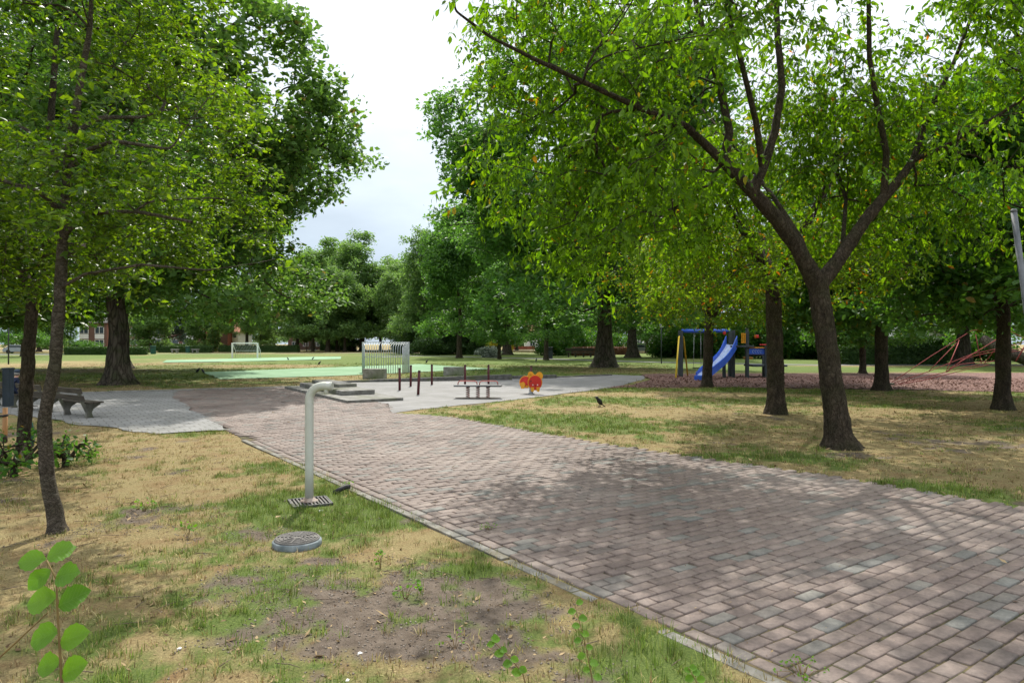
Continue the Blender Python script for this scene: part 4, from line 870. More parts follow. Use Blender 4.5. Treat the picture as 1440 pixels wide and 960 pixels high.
for (px, py, rz, s, sz, lab) in ((418, 494, .4, .85, .85, 'tree at the end of the far hedge beside the far white goal'), (440, 494.5, 1.9, .6, .72, 'first thin tree left of the haze tinted field edge tree'), (474, 494.2, 2.7, .7, .8, 'thin tree right of the haze tinted field edge tree'), (485, 494.6, 3.9, .62, .7, 'thin tree just left of the thick shaded trunk by the goal'), (497, 493, 5.0, .95, .95, 'thick shaded trunk seen left of the steel goal'), (535, 493.5, 5.6, .8, .82, 'tree seen above the left half of the steel goal'), (560, 494.5, .9, .72, .78, 'tree seen above the right half of the steel goal'),
                               (596, 497, 2.1, .80, .92, 'dense tree right of the steel goal over the dark shrubs')):
    place(mid_b, lab, px, py, rz, s, sz)
place(oak_left, 'spreading tree with a leaning limb behind the far white goal', 347, 494.5, 1.5, .72, 1.3)
# the far wood
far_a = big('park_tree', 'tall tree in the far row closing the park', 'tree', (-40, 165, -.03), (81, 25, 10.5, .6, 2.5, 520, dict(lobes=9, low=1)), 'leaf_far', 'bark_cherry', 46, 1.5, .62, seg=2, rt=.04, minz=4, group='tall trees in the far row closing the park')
far_a.scale = (.9, .9, 1.05)
rr = np.random.default_rng(4)
FARS = [(-88, 125, .55), (-78, 117, .5), (-97, 140, .6), (-70, 132, .5), (-110, 128, .6), (-63, 140, .45), (-70, 190, .45), (-95, 195, .4), (-46, 190, .5), (-112, 185, .5), (-20, 150, .5), (-2, 165, .5), (-38, 155, .5), (14, 140, .5), (30, 128, .5), (-140, 165, .5), (-75, 215, .75), (-52, 178, 1.0), (-60, 195, .8), (-28, 170, 1.05), (-16, 160, 1.0), (-4, 150, .95), (8, 150, 1.15), (22, 146, 1.1), (36, 140, 1.0), (-14, 185, 1.0), (52, 128, 1.0), (66, 118, 1.0), (80, 104, .95), (92, 90, .95), (-105, 205, .8), (-130, 190, .85), (-155, 170, .9), (-185, 150, 1.0), (-84, 205, .6), (-120, 140, .7), (62, 90, .9), (75, 70, .85), (45, 105, .9), (100, 60, 1.0)]
for (x, y, s) in FARS:
    place(far_a, 'tall tree in the far row closing the park', 0, 0, rr.uniform(0, 6), s, s * rr.uniform(.9, 1.1), group='tall trees in the far row closing the park', xy=(x, y))
place(mid_b, 'pale green tree crown above the far tree row', 0, 0, 1, 1.25, 1.15, xy=(-33, 150))
place(mid_a, 'tree by the road at the far left', 0, 0, 1.7, .8, .85, xy=(-62, 82))
place(mid_a, 'thin tree beside the lamp post at the far left', 0, 0, 2.9, .7, .7, xy=(-66, 92))
cedar = big('cedar_tree', 'blue grey cedar in front of the brick apartment block', 'tree', (*G(233, 494), -.03), (91, 12, 8.0, .5, 2.2, 420, dict(lobes=9, low=1)), 'leaf_blue', 'bark_cherry', 50, 1.0, .38, seg=1.0, rt=.05, minz=2, flare=.4, vflat=.25)
column = big('column_cypress', 'narrow olive coloured column shrub between the two far hedges', 'shrub', (*G(300, 494.8), -.03), (92, 5.2, 1.5, .12, .1, 90, dict(lobes=5)), 'leaf_pale', 'bark_cherry', 60, .5, .3, seg=.8, rt=.03, minz=.2, flare=.1); column.scale = (.85, .85, .95)
sap = big('young_tree', 'pale young sapling on the sandy strip by the far hedge', 'tree', (*G(431, 493.5), -.03), (93, 6, 1.9, .09, 1.6, 120, dict(lobes=5)), 'leaf_pale', 'bark_smooth', 30, .4, .3, seg=.6, rt=.02, minz=1.5, flare=.1)
place(sap, 'pale young sapling between the thin field edge trees', 477.5, 493.0, 2.0, 1.05, .95)

# ---- hedges and shrubs
def hedge(label, x0, x1, yb, depth, h, leaf='leaf_hedge', ls=.16, dens=130, group=None, d=None):
    d = d or 1.8 * F / (yb - HZ); X0, X1 = (x0 - 720) / F * d, (x1 - 720) / F * d; w = X1 - X0; rng = np.random.default_rng(int(x0))
    mb = MB(); mb.box((0, 0, h * .48), (w - .3, depth - .3, h * .94)); me_o = mb.build('hedge', M[leaf], None, ((X0 + X1) / 2, d + depth / 2, -.02))
    fa = np.array([w * h, w * depth, depth * h, depth * h]); n = int(min(16000, fa.sum() * dens)); c = rng.choice(4, n, p=fa / fa.sum()); u = rng.uniform(-.5, .5, n); v = rng.uniform(-.5, .5, n)
    p = np.zeros((n, 3)); wob = .10 * (rng.uniform(-1, 1, n))
    p[c == 0] = np.stack([u * w, np.full(n, -depth / 2) + wob, (v + .5) * h], 1)[c == 0]; p[c == 1] = np.stack([u * w, v * depth, h + wob], 1)[c == 1]
    p[c == 2] = np.stack([np.full(n, -w / 2) + wob, u * depth, (v + .5) * h], 1)[c == 2]; p[c == 3] = np.stack([np.full(n, w / 2) + wob, u * depth, (v + .5) * h], 1)[c == 3]
    lm = leaves_mesh('hedge_leaves', p, ls, KITE, rng, .0, .3)
    bm = bmesh.new(); bm.from_mesh(me_o.data); bm.from_mesh(lm); bm.to_mesh(me_o.data); bm.free(); bpy.data.meshes.remove(lm)
    return tag(me_o, label, 'hedge', group)
hedge('low clipped hedge left of the stone table', 88, 203, 498.8, 1.2, 1.15)
hedge('low clipped hedge behind the far stone benches', 222, 296, 495.6, 1.3, 1.25)
hedge('long low clipped hedge behind the far white goal', 307, 419, 495.0, 1.3, 1.25)
hedge('taller dark hedge along the street below the brick apartment block', 196, 302, 493.4, 1.4, 1.5)
hedge('clipped waist high hedge beyond the wood chips', 1188, 1335, 512.5, 1.6, 1.5, dens=260)
hedge('upper dark hedge behind the clipped waist high hedge', 1222, 1345, 506, 1.6, 2.35, dens=160)
hedge('low dark hedge below the silver cars', 895, 913, 491.5, 1.4, 1.6)
hedge('dark hedge in shade behind the thin field edge trees', 450, 500, 492.6, 1.4, 2.1)
hedge('brown red low shrub hedge left of the massive dark oak', 806, 848, 500, 1.6, 1.15, 'leaf_brown', dens=140)
hedge('brown red low shrub hedge between the two big oaks', 862, 883, 498.5, 1.6, 1.1, 'leaf_brown', dens=140)
def bush_src(name, label, loc, seed, R, H, leaf, n=90, per=40, size=.17, cat='shrub'):
    rng = np.random.default_rng(seed); sk = Skeleton(); t = sk.poly([(0, 0, -.05, .05), (0, 0, .15, .045)])
    for k in range(6):
        a = k * pi / 3 + rng.uniform(-.3, .3); sk.poly([(cos(a) * R * .2, sin(a) * R * .2, H * .3, .03), (cos(a) * R * .45, sin(a) * R * .45, H * .6, .02)], t)
    ells = [((0, 0, H * .45), (R, R, H * .5))] + [((cos(a) * R * .6, sin(a) * R * .6, H * rng.uniform(.25, .6)), (R * .5, R * .5, H * .35)) for a in rng.uniform(0, 6.3, 4)]
    pts = ell_points(rng, ells, n, .55, 1.8 / R, .38, seed, lambda p, r: p[:, 2] < .05)
    sk.attach(pts, rng, .4); r = sk.radii(.008); root = empty(name, loc, label, cat)
    link('stem', sk.mesh('stem', r, 0, .05, 1, 9), M['bark_cherry'], root)
    link('foliage', leaves_mesh('foliage', cluster_leaves(rng, pts, per, R * .2), size, KITE, rng, .1, .6), M[leaf], root); return root
sh = bush_src('shrub', 'dark shrub right of the steel goal under the dense tree', (*G(600, 499), 0), 101, 2.6, 3.0, 'leaf_hedge', 150, 50, .22)
for (px, py, s, sz, lab) in ((622, 498.5, 1.0, 1.1, 'dark shrub behind the concrete block by the goal'), (640, 498, 1.2, 1.3, 'tall dark shrub between the two thin trunks right of the goal'), (668, 498.5, 1.0, 1.1, 'dark shrub left of the yellow shrub'), (680, 496, 1.1, 1.6, 'dark tall shrub behind the yellow shrub'),
                            (578, 497, 1.2, 1.2, 'dark shrub just right of the steel goal frame'), (740, 488.5, 1.3, 1.2, 'shrub behind the low brick wall')):
    place(sh, lab, px, py, px * .7, s, s * sz, cat='shrub')
shl = bush_src('shrub', 'green shrub behind the thin tree with the bin', (*G(775, 499.5), 0), 102, 2.8, 3.6, 'leaf_maple', 170, 50, .24)
for (px, py, s, sz, lab) in ((800, 498.5, 1.1, 1.25, 'tall green shrub behind the far park bench'), (826, 498, 1.15, 1.1, 'green shrub left of the massive dark oak trunk'), (868, 497, 1.0, 1.0, 'green shrub seen between the two big oak trunks'), (940, 502, 1.0, .8, 'low green shrub left of the swing post'), (968, 502, 1.2, 1.0, 'green shrub behind the swing'), (1002, 503, 1.3, 1.0, 'green shrub behind the slide'),
                            (1030, 503, 1.2, 1.3, 'green shrub behind the play tower'), (1105, 504, 1.3, 1.35, 'large green shrub seen between the cherry trunks'), (1135, 504, 1.25, 1.3, 'large green shrub behind the big cherry trunk'), (1072, 503.5, 1.3, 1.4, 'large green shrub right of the play tower'), (1168, 505, 1.2, 1.2, 'green shrub at the left end of the clipped hedge'),
                            (120, 497, .9, .7, 'rounded shrub below the house at the far left'), (1385, 507, 1.1, 1.0, 'dark shrub behind the climbing net')):
    place(shl, lab, px, py, px * .9, s, s * sz, cat='shrub')
bush_src('shrub', 'bright yellow shrub in front of the broad oak trunk', (*G(693, 500), 0), 103, .95, 2.2, 'leaf_yellow', 60, 45, .2)
bush_src('shrub', 'low shrub with white blossom in front of the yellow shrub', (*G(688, 502), 0), 104, 1.5, 1.35, 'leaf_white', 80, 50, .17)
bush_src('shrub', 'low broad leaved shrub around the foot of the mossy forked trunk', (*G(20, 668), 0), 105, .85, .62, 'leaf_maple', 60, 9, .07)
bush_src('shrub', 'small leafy shrub between the two left trunks', (*G(92, 655), 0), 106, .42, .50, 'leaf_maple', 45, 9, .065)
# ================================================================== OBJECTS
RZ = lambda a: Matrix.Rotation(a, 3, 'Z')
# ---- drinking fountain, drain grate, well cover
fx, fy = G(435, 704)
f = empty('drinking_fountain', (fx, fy, 0), 'pale bent pipe drinking fountain standing in the grass by the path', 'fountain')
m = MB(); r = .048; H = 1.31; path = [(0, 0, 0), (0, 0, .4), (0, 0, H - .16)]
for k in range(1, 9):
    a = k / 8 * pi / 2; path.append((.16 * (1 - cos(a)), -.02 * (1 - cos(a)), H - .16 + .16 * sin(a)))
path += [(.20, -.025, H), (.265, -.03, H)]
m.tube(path, r, 24).build('pipe', M['grey_paint'], f)
MB().tube([(.262, -.03, H), (.272, -.031, H)], .044, 24).build('end_cap', M['grey_paint'], f)
MB().lathe([(.022, 0), (.026, .01), (.026, .03), (.03, .05)], 14, Matrix.Translation((.20, -.025, H - .085))).build('nozzle', M['grey_paint'], f)
MB().lathe([(.10, .0), (.10, .008), (.07, .014), (.06, .035), (.05, .04)], 24).build('base_flange', noise_mat('rusty_flange', (.20, .13, .10), (.42, .36, .31), 14, .8, .2), f)
g = empty('drain_grate', (fx + .015, fy - .02, -.01), 'square dark iron drain grate under the drinking fountain', 'grate', rz=radians(26))
MB().box((0, 0, -.02), (.44, .42, .03), None, .003).build('tray', M['iron'], g)
m = MB()
for k in range(11): m.box((-.195 + k * .039, 0, .003), (.018, .40, .022), None, .003)
m.build('bars', M['iron_light'], g)
m = MB()
for sx, sy, a, b in ((0, .2, .44, .02), (0, -.2, .44, .02), (.212, 0, .016, .42), (-.212, 0, .016, .42)): m.box((sx, sy, .0), (a, b, .034), None, .003)
m.build('rim', M['iron'], g)
wx, wy = G(418, 763)
w = empty('well_cover', (wx, wy, -.02), 'round cast iron well cover with rings on a raised concrete collar', 'manhole')
MB().lathe([(.215, -.05), (.215, .045), (.205, .055), (.18, .056)], 40).build('collar', noise_mat('blue_grey_concrete_collar', (.11, .135, .145), (.23, .26, .27), 9, .9, .3), w)
MB().lathe([(.198, .03), (.198, .066), (.19, .070), (.001, .070)], 40).build('lid', M['iron_light'], w)
m = MB()
for rr_ in (.045, .08, .115, .15, .18):
    m.lathe([(rr_ - .007, .068), (rr_ - .005, .077), (rr_ + .005, .077), (rr_ + .007, .068)], 40)
for k in range(8): m.box((.11 * cos(k * pi / 4), .11 * sin(k * pi / 4), .0735), (.15, .010, .009), RZ(k * pi / 4), .001)
m.build('relief', M['iron_light'], w)
bx_, by_ = G(484, 690)
tag(MB().tube([(bx_ - .11, by_ - .07, -.01), (bx_ - .04, by_ - .02, .025), (bx_ + .02, by_ + .02, .05), (bx_ + .06, by_ + .04, .045)], [.028, .030, .03, .028], 12).build('drain_hose', M['black']), 'short black rubber drain hose poking out at the kerb beside the grate', 'hose')

# ---- concrete steps
B = np.array(G(488, 567)); Cc = np.array(G(563, 563)); e1 = np.array([-.52, .854]); e2 = (Cc - B) / np.linalg.norm(Cc - B)
st = empty('concrete_steps', (*B, 0), 'stepped grey concrete platform at the near left corner of the plaza', 'steps')
M['step'] = noise_mat('stained_shaded_step_concrete', (.12, .115, .10), (.26, .255, .24), 4, .92, .35, third=(.12, .125, .08))  # stained concrete; whole tone darkened to carry the backlit shade of the risers
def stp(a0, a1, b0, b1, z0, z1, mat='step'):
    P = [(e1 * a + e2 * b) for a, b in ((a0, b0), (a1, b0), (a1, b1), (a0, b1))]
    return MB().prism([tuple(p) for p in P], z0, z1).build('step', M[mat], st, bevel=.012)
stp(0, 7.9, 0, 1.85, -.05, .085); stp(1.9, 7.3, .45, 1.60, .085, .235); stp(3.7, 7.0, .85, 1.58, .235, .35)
# ---- low plaza walls and blocks
def wall(label, p, q, th, h0, h1, mat='concrete_dark'):
    p, q = np.array(G(*p)), np.array(G(*q)); d = q - p; Lk = np.linalg.norm(d); a = math.atan2(d[1], d[0])
    mb = MB(); vs = [mb.bm.verts.new(v) for v in ((0, 0, -.1), (Lk, 0, -.1), (Lk, th, -.1), (0, th, -.1), (0, 0, h0), (Lk, 0, h1), (Lk, th, h1), (0, th, h0))]
    for q4 in ((0, 1, 5, 4), (1, 2, 6, 5), (2, 3, 7, 6), (3, 0, 4, 7), (4, 5, 6, 7), (3, 2, 1, 0)): mb.bm.faces.new([vs[i] for i in q4])
    o = mb.build('low_wall', M[mat], None, (*p, 0), bevel=.012); o.rotation_euler = (0, 0, a); return tag(o, label, 'wall')
wall('long low concrete wall edging the plaza, rising to the right behind the spring board', (476, 537.6), (720, 534), .3, .06, .27)
wall('low concrete wall edging the plaza behind the spring rocker', (722, 532.6), (783, 531.4), .3, .15, .17)
wall('thin flat kerb wall at the far right corner of the plaza', (784, 530.6), (861, 527.6), .3, .05, .06)
def block(label, x0, x1, yb, h, dep, rz):
    (X0, d), (X1, _) = G(x0, yb), G(x1, yb); o = MB().box((0, 0, h / 2), (X1 - X0, dep, h), None, .025).build('concrete_block', M['moss_concrete'], None, ((X0 + X1) / 2, d + dep / 2, -.03)); o.rotation_euler = (0, 0, rz); return tag(o, label, 'block')
block('mossy concrete block in front of the steel goal', 510, 541, 532.5, .53, .55, radians(-8))
block('mossy concrete block on the grass behind the tall red posts', 623, 653, 528, .5, .55, radians(4))
# ---- maroon posts
for i, (px, yt, yb, lab, tilt) in enumerate(((562, 517, 548.5, 'leftmost maroon post, standing right in front of the mossy block', 0), (577.5, 513, 543, 'maroon post behind and between the two posts nearest the viewer', .01), (588, 520.5, 554.5, 'maroon post nearest the viewer, leaning slightly right', .05), (607.3, 512, 540.7, 'maroon post standing alone left of the second mossy block', 0),
                                             (654, 512.5, 540.5, 'maroon post behind the left half of the spring board', 0), (687, 512.5, 539.5, 'maroon post behind the right half of the spring board', 0), (747, 514, 537.5, 'maroon post rising directly behind the spring rocker', 0))):
    x, y = G(px, yb); h = (yb - yt) / F * y; p = empty('post', (x, y, 0), lab, 'post', 'maroon posts standing on the plaza'); p.rotation_euler = (0, tilt, 0)
    MB().lathe([(.047, -.1), (.047, h - .06)], 14).build('shaft', M['maroon'], p)
    MB().lathe([(.0475, h - .06), (.0475, h - .012), (.038, h), (.001, h + .002)], 14).build('cap', noise_mat('dark_post_end', (.05, .02, .02), (.09, .05, .04), 8, .7) if i == 0 else bpy.data.materials['dark_post_end'], p)
# ---- spring board
sx, sy = G(672, 559.5); sb = empty('spring_board', (sx, sy, 0), 'long grey spring rocking board on three coil springs with red handles', 'spring toy', rz=radians(-4))
MB().box((-.36, 0, .405), (.82, .42, .055), None, .012).build('deck_board', noise_mat('speckled_grey_deck', (.10, .105, .11), (.18, .185, .19), 12, .6), sb)
MB().box((.42, 0, .405), (.72, .42, .055), None, .012).build('deck_board', noise_mat('dark_grey_deck', (.06, .062, .066), (.11, .112, .118), 10, .6), sb)
for dx in (-.33, 0, .33):
    pts = [(dx + .058 * cos(t), .058 * sin(t), .02 + .33 * t / (2 * pi * 5)) for t in np.linspace(0, 2 * pi * 5, 90)]
    s_ = MB().tube(pts, .014, 8).build('coil_spring', M['maroon'] if dx == 9 else noise_mat('rust_red_spring', (.16, .035, .03), (.24, .06, .05), 9, .5) if dx == -.33 else bpy.data.materials['rust_red_spring'], sb)
    MB().lathe([(.06, .35), (.10, .378)], 14, Matrix.Translation((dx, 0, 0))).build('spring_cup', M['maroon'], s_)
for x0, x1 in ((-.66, -.02), (.05, .66)):
    MB().tube([(x0, 0, .43), (x0 + .02, 0, .52), (x0 + .07, 0, .555), (x1 - .07, 0, .555), (x1 - .02, 0, .52), (x1, 0, .43)], .017, 10).build('handle_rail', noise_mat('pinkish_red_rail', (.42, .10, .09), (.5, .14, .12), 6, .5) if x0 < 0 and x0 < -.5 else bpy.data.materials['pinkish_red_rail'], sb)
pit = MB().prism([(.72 * cos(t) * (1 + .1 * sin(3 * t)), .28 * sin(t)) for t in np.linspace(0, 2 * pi, 24, endpoint=False)], -.02, .008).build('dirt_patch', M['dirt'], None, (sx, sy, 0)); tag(pit, kind='structure')
# ---- spring rocker: two head discs on a beetle like body
rx, ry = G(747, 553.5); rk = empty('spring_rocker', (rx, ry, 0), 'red and yellow spring rocker with two yellow discs and round red panels', 'spring toy', rz=radians(-28))
pts = [(.065 * cos(t), .065 * sin(t), .02 + .20 * t / (2 * pi * 4)) for t in np.linspace(0, 2 * pi * 4, 72)]
MB().tube(pts, .018, 8).build('coil_spring', M['steel'], rk)
MB().lathe([(.12, -.01), (.12, .025), (.08, .03)], 16).build('foot_plate', M['steel'], rk)
MB().box((0, 0, .30), (.44, .19, .045), None, .01).build('seat', M['maroon'], rk)
def disc(rad, th, Mx, n=28, sq=1.0, cut=None):
    m = MB(); poly = []
    for k in range(n):
        a = 2 * pi * k / n; x, y = rad * cos(a), rad * sin(a) * sq
        if cut is not None: y = max(y, cut)
        poly.append((x, y))
    return m.prism(poly, -th / 2, th / 2, Mx)
UPR = Matrix.Rotation(pi / 2, 4, 'X')
T = Matrix.Translation
# rear body panels (both sides) and the round front panel facing the viewer
for yy in (-.125, .125):
    q = disc(.215, .03, T((-.16, yy, .40)) @ UPR, cut=-.10).build('body_panel', M['red'], rk)
    disc(.245, .018, T((-.16, yy, .395)) @ UPR, cut=-.14).build('edge_trim', M['yellow'], q)
    MB().prism([(-.07, -.1), (.05, -.1), (.10, .06), (.02, .14), (-.10, .10)], -.016, .016, T((-.25, yy + (.03 if yy > 0 else -.03), .285)) @ UPR).build('leg_panel', M['yellow'], rk)
fr = T((.17, -.05, .40)) @ Matrix.Rotation(radians(38), 4, 'Z')
hp = disc(.235, .035, fr @ T((0, -.03, 0)) @ UPR, sq=1.08).build('face_panel', M['red'], rk)
disc(.262, .026, fr @ T((0, -.012, .012)) @ UPR, sq=1.07).build('edge_trim', M['yellow'], hp)
for dx in (-.085, .085):
    disc(.022, .01, fr @ T((dx, -.055, -.075)) @ UPR, 14).build('bolt', M['white_steel'], hp)
    MB().prism([(-.06, .05), (-.05, -.09), (.0, -.12), (.05, -.09), (.06, .05)], -.018, .018, fr @ T((dx * 1.2, -.062, -.205)) @ UPR).build('foot_panel', M['yellow'], rk)
for dx, dy, dz, rad in ((-.14, .05, .275, .105), (.17, .03, .235, .125)):
    q = disc(rad, .03, fr @ T((dx, dy, dz)) @ Matrix.Rotation(radians(-12), 4, 'Z') @ UPR, sq=1.12).build('head_disc', M['yellow'], rk)
    disc(.03, .04, fr @ T((dx, dy - .004, dz)) @ Matrix.Rotation(radians(-12), 4, 'Z') @ UPR, 14).build('bolt_cap', noise_mat('amber_cap', (.5, .2, .01), (.58, .24, .01), 4, .4) if dx < 0 else bpy.data.materials['amber_cap'], q)
MB().tube([(.09, -.25, .46), (.09, .25, .46)], .014, 10).build('hand_grip', M['black'], rk)
# ---- steel goal with bars
gx0, gd = G(539.5, 524.5); gl = empty('bar_goal', (gx0, gd, 0), 'grey steel bar goal with curved roof bars standing on the near green mat', 'goal', rz=radians(3))
Hg, Wf, Wb, Dp = 1.80, 2.80, 2.24, .95
m = MB()
for k in range(17):
    x = -Wb / 2 + Wb * k / 16; xf = -Wf / 2 * .96 + Wf * .96 * k / 16
    m.tube([(x, 0, -.05), (x, 0, 1.38), (x * .99 + xf * .01, .05, 1.56), (x * .8 + xf * .2, .20, 1.70), (xf, Dp, Hg)], .022, 8)
m.build('back_bars', M['steel'], gl)
for s in (-1, 1):
    m = MB()
    for k in range(7):
        u = k / 6; m.tube([(s * (Wb / 2 + (Wf - Wb) / 2 * u) , Dp * u, -.05), (s * (Wb / 2 + (Wf - Wb) / 2 * u), Dp * u, 1.5 + .28 * min(1, u * 2))], .026, 8)
    m.build('side_bars', M['steel'], gl)
    MB().box((s * Wf / 2, Dp + .02, Hg / 2), (.07, .07, Hg + .06), None, .008).build('goal_post', M['steel'], gl)
MB().box((0, Dp + .02, Hg + .03), (Wf + .07, .072, .06), None, .008).build('crossbar', M['steel'], gl)
MB().tube([(-Wb / 2, -.02, .95), (Wb / 2, -.02, .95)], .02, 8).build('rail', M['steel'], gl)
# far goal
x, y = G(344.5, 503.3); g2 = empty('white_goal', (x, y, 0), 'white framed goal with thin bars on the far green mat', 'goal')
for s in (-1, 1): MB().box((s * 1.5, 0, .9), (.16, .16, 1.8), None, .01).build('goal_post', M['white_steel'], g2)
MB().box((0, 0, 1.77), (2.84, .158, .15), None, .01).build('crossbar', M['white_steel'], g2)
m = MB()
for k in range(16): m.tube([(-1.42 + k * .19, .9, 0), (-1.42 + k * .19, .9, .85), (-1.42 + k * .19, .1, 1.75)], .012, 6)
m.box((0, .9, .86), (2.9, .05, .06)); m.build('back_bars', M['steel'], g2)
for s in (-1, 1): MB().tube([(s * 1.5, .9, 0), (s * 1.5, .9, .86), (s * 1.5, .06, 1.72)], .03, 8).build('side_brace', M['white_steel'], g2)

# ---- benches with concrete legs
AX = math.atan2(.57, -.82)
def bench(loc, label, s=.80):
    b = empty('park_bench', (*loc, 0), label, 'bench', 'weathered park benches along the paved edge', rz=AX, s=s)   # +x along the bench, -y faces away from the grass
    for y0, z in ((.10, .45), (.25, .455), (.40, .455)): MB().box((.95, -y0 - .04, z), (1.95, .13, .045), None, .008).build('seat_plank', M['wood'], b)
    tl = Matrix.Rotation(radians(18), 3, 'X')
    for z, y0 in ((.60, .055), (.82, .125)): MB().box((.95, y0, z), (1.95, .04, .16), Matrix.Rotation(radians(-16), 3, 'X'), .008).build('back_plank', M['wood'], b)
    for x in (.22, 1.68):
        # side profile in (y,z)
        prof = [(.02, 0), (-.32, 0), (-.30, .10), (-.34, .22), (-.50, .40), (-.50, .43), (-.02, .43), (.10, .90), (.02, .90), (-.06, .64), (-.04, .30)]
        prof = [(-.30, 0), (-.10, 0), (-.11, .14), (-.04, .30), (.045, .50), (.165, .90), (.095, .90), (-.035, .48), (-.06, .425), (-.50, .425), (-.50, .39), (-.29, .25), (-.25, .14)]
        Mx = T((x, 0, 0)) @ Matrix(((0, 0, 1, 0), (1, 0, 0, 0), (0, 1, 0, 0), (0, 0, 0, 1)))
        MB().prism(prof, -.055, .055, Mx).build('concrete_leg', M['bench_leg'], b, bevel=.01)
    return b
b1 = bench((-10.15, 16.25), 'weathered wooden bench with concrete legs, in full view right of the crooked trunk')
for k, lab in ((1, 'weathered bench half hidden between the two left trunks'), (2, 'weathered bench behind the navy bin with a person sitting on it')):
    c = copy_tree(b1); c.location = (-10.15 - .82 * 2.25 * k, 16.25 + .57 * 2.25 * k, 0); c['label'] = lab
# ---- seated person
def seated(loc, rz, s):
    J = {}; vs = []; es = []; rad = []
    def add(n, co, r, par=None):
        J[n] = len(vs); vs.append(co); rad.append(r)
        if par: es.append((J[par], J[n]))
    add('pelvis', (0, 0, .52), (.15, .12)); add('belly', (-.02, 0, .68), (.15, .115), 'pelvis'); add('chest', (.0, 0, .88), (.165, .12), 'belly'); add('collar', (.02, 0, 1.02), (.11, .08), 'chest'); add('neck', (.05, 0, 1.10), (.052, .052), 'collar'); add('jaw', (.085, 0, 1.17), (.072, .066), 'neck'); add('skull', (.085, 0, 1.27), (.088, .078), 'jaw'); add('top', (.075, 0, 1.33), (.06, .055), 'skull'); add('nose', (.19, 0, 1.215), (.014, .014), 'jaw')
    for sd, n in ((1, 'l'), (-1, 'r')):
        add('hip' + n, (.08, .10 * sd, .52), (.09, .09), 'pelvis'); add('knee' + n, (.46, .13 * sd, .53), (.062, .062), 'hip' + n); add('ankle' + n, (.46, .14 * sd, .09), (.042, .042), 'knee' + n); add('heel' + n, (.45, .14 * sd, .045), (.04, .04), 'ankle' + n); add('toe' + n, (.65, .155 * sd, .035), (.036, .03), 'heel' + n)
        add('sh' + n, (.02, .19 * sd, .98), (.062, .062), 'collar'); add('el' + n, (.10, .25 * sd, .72), (.045, .045), 'sh' + n); add('wr' + n, (.33, .16 * sd, .66), (.032, .032), 'el' + n); add('palm' + n, (.40, .13 * sd, .645), (.036, .022), 'wr' + n)
        for k in range(4):
            add('f%d%s' % (k, n), (.45, (.10 + .02 * k) * sd, .64), (.010, .010), 'palm' + n); add('g%d%s' % (k, n), (.48, (.10 + .02 * k) * sd, .615), (.008, .008), 'f%d%s' % (k, n))
        add('th' + n, (.41, .085 * sd, .655), (.011, .011), 'palm' + n)
    me = bpy.data.meshes.new('p'); me.from_pydata(vs, es, []); o = bpy.data.objects.new('p', me); COL.objects.link(o)
    o.modifiers.new('s', 'SKIN'); sv = me.skin_vertices[0].data
    for i, r in enumerate(rad): sv[i].radius = r
    sv[0].use_root = True; o.modifiers.new('d', 'SUBSURF').levels = 2; o.modifiers['d'].render_levels = 2
    dg = bpy.context.evaluated_depsgraph_get(); m2 = bpy.data.meshes.new_from_object(o.evaluated_get(dg)); bpy.data.objects.remove(o)
    m2.name = 'person'; m2.materials.clear()
    for q in ('navy_cloth', 'skin', 'black'): m2.materials.append(M[q])
    for p in m2.polygons:
        c = p.center; p.use_smooth = True
        p.material_index = 1 if c.z > 1.085 or (c.x > .335 and .60 < c.z < .70 and abs(c.y) < .2) else (2 if c.z < .07 else 0)
    per = bpy.data.objects.new('person', m2); COL.objects.link(per); per.location = loc; per.rotation_euler = (0, 0, rz); per.scale = (s, s, s)
    tag(per, 'person in navy clothes and a dark cap sitting on the bench behind the navy bin', 'person')
    cap = MB().lathe([(.105, 1.255), (.108, 1.30), (.09, 1.35), (.05, 1.375), (.001, 1.38)], 18, T((.075, 0, 0)))
    cap.prism([(.14 + .0, -.075), (.24, -.06), (.275, 0), (.24, .06), (.14, .075)], 1.262, 1.275); cap.build('cap', M['navy'], per)
    MB().lathe([(.075, 1.16), (.096, 1.20), (.099, 1.252), (.09, 1.256)], 16, T((.055, 0, 0))).build('hair', M['hair'], per)
pp = np.array([-10.15 - .82 * 4.68, 16.25 + .57 * 4.68]) + .80 * .23 * np.array([.57, .82])
seated((pp[0], pp[1], -.03), AX - pi / 2, .80)

# ---- swing, slide tower
px0, d0 = G(957, 529); X1 = (1013 - 720) / F * 37.2
sw = empty('swing_set', (px0, d0, 0), 'swing set with a blue top beam, slate post and yellow legs', 'swing')
top = 2.44; Ls = X1 - px0 + .3
MB().tube([(.06, 0, top), (Ls, -.3, top)], .10, 16).build('top_beam', M['blue'], sw)
MB().box((0, 0, 1.22), (.23, .23, 2.5), None, .02).build('post', M['post'], sw)
MB().box((Ls, -.3, 1.2), (.2, .2, 2.44), None, .02).build('post', M['post'], sw)
for a in (((-.05, -.04, 2.16), (-.16, -.3, 2.12), (-.62, -1.5, -.05)), ((.10, .05, 2.16), (.2, .15, 2.10), (.62, .9, -.05))):
    MB().tube(a, .042, 10).build('brace_leg', M['yellow_paint'], sw)
s_ = MB().box((.9, 0, .46), (.46, .18, .04), None, .012).build('swing_seat', M['black'], sw)
for dx in (-.2, .2): MB().tube([(.9 + dx, 0, .48), (.9 + dx * .9, -.04, top - .08)], .010, 6).build('chain', M['steel'], s_)
tw = empty('play_tower', (W(1032, 482, 36)[0], 36, 0), 'play tower with a blue slide, slate posts and a low deck at the side', 'play tower')
ox = W(1032, 482, 36)[0]; K = 36 / F
def tx(px): return (px - 720) / F * 36 - ox
def tz(py): return EYE + (HZ - py) / F * 36
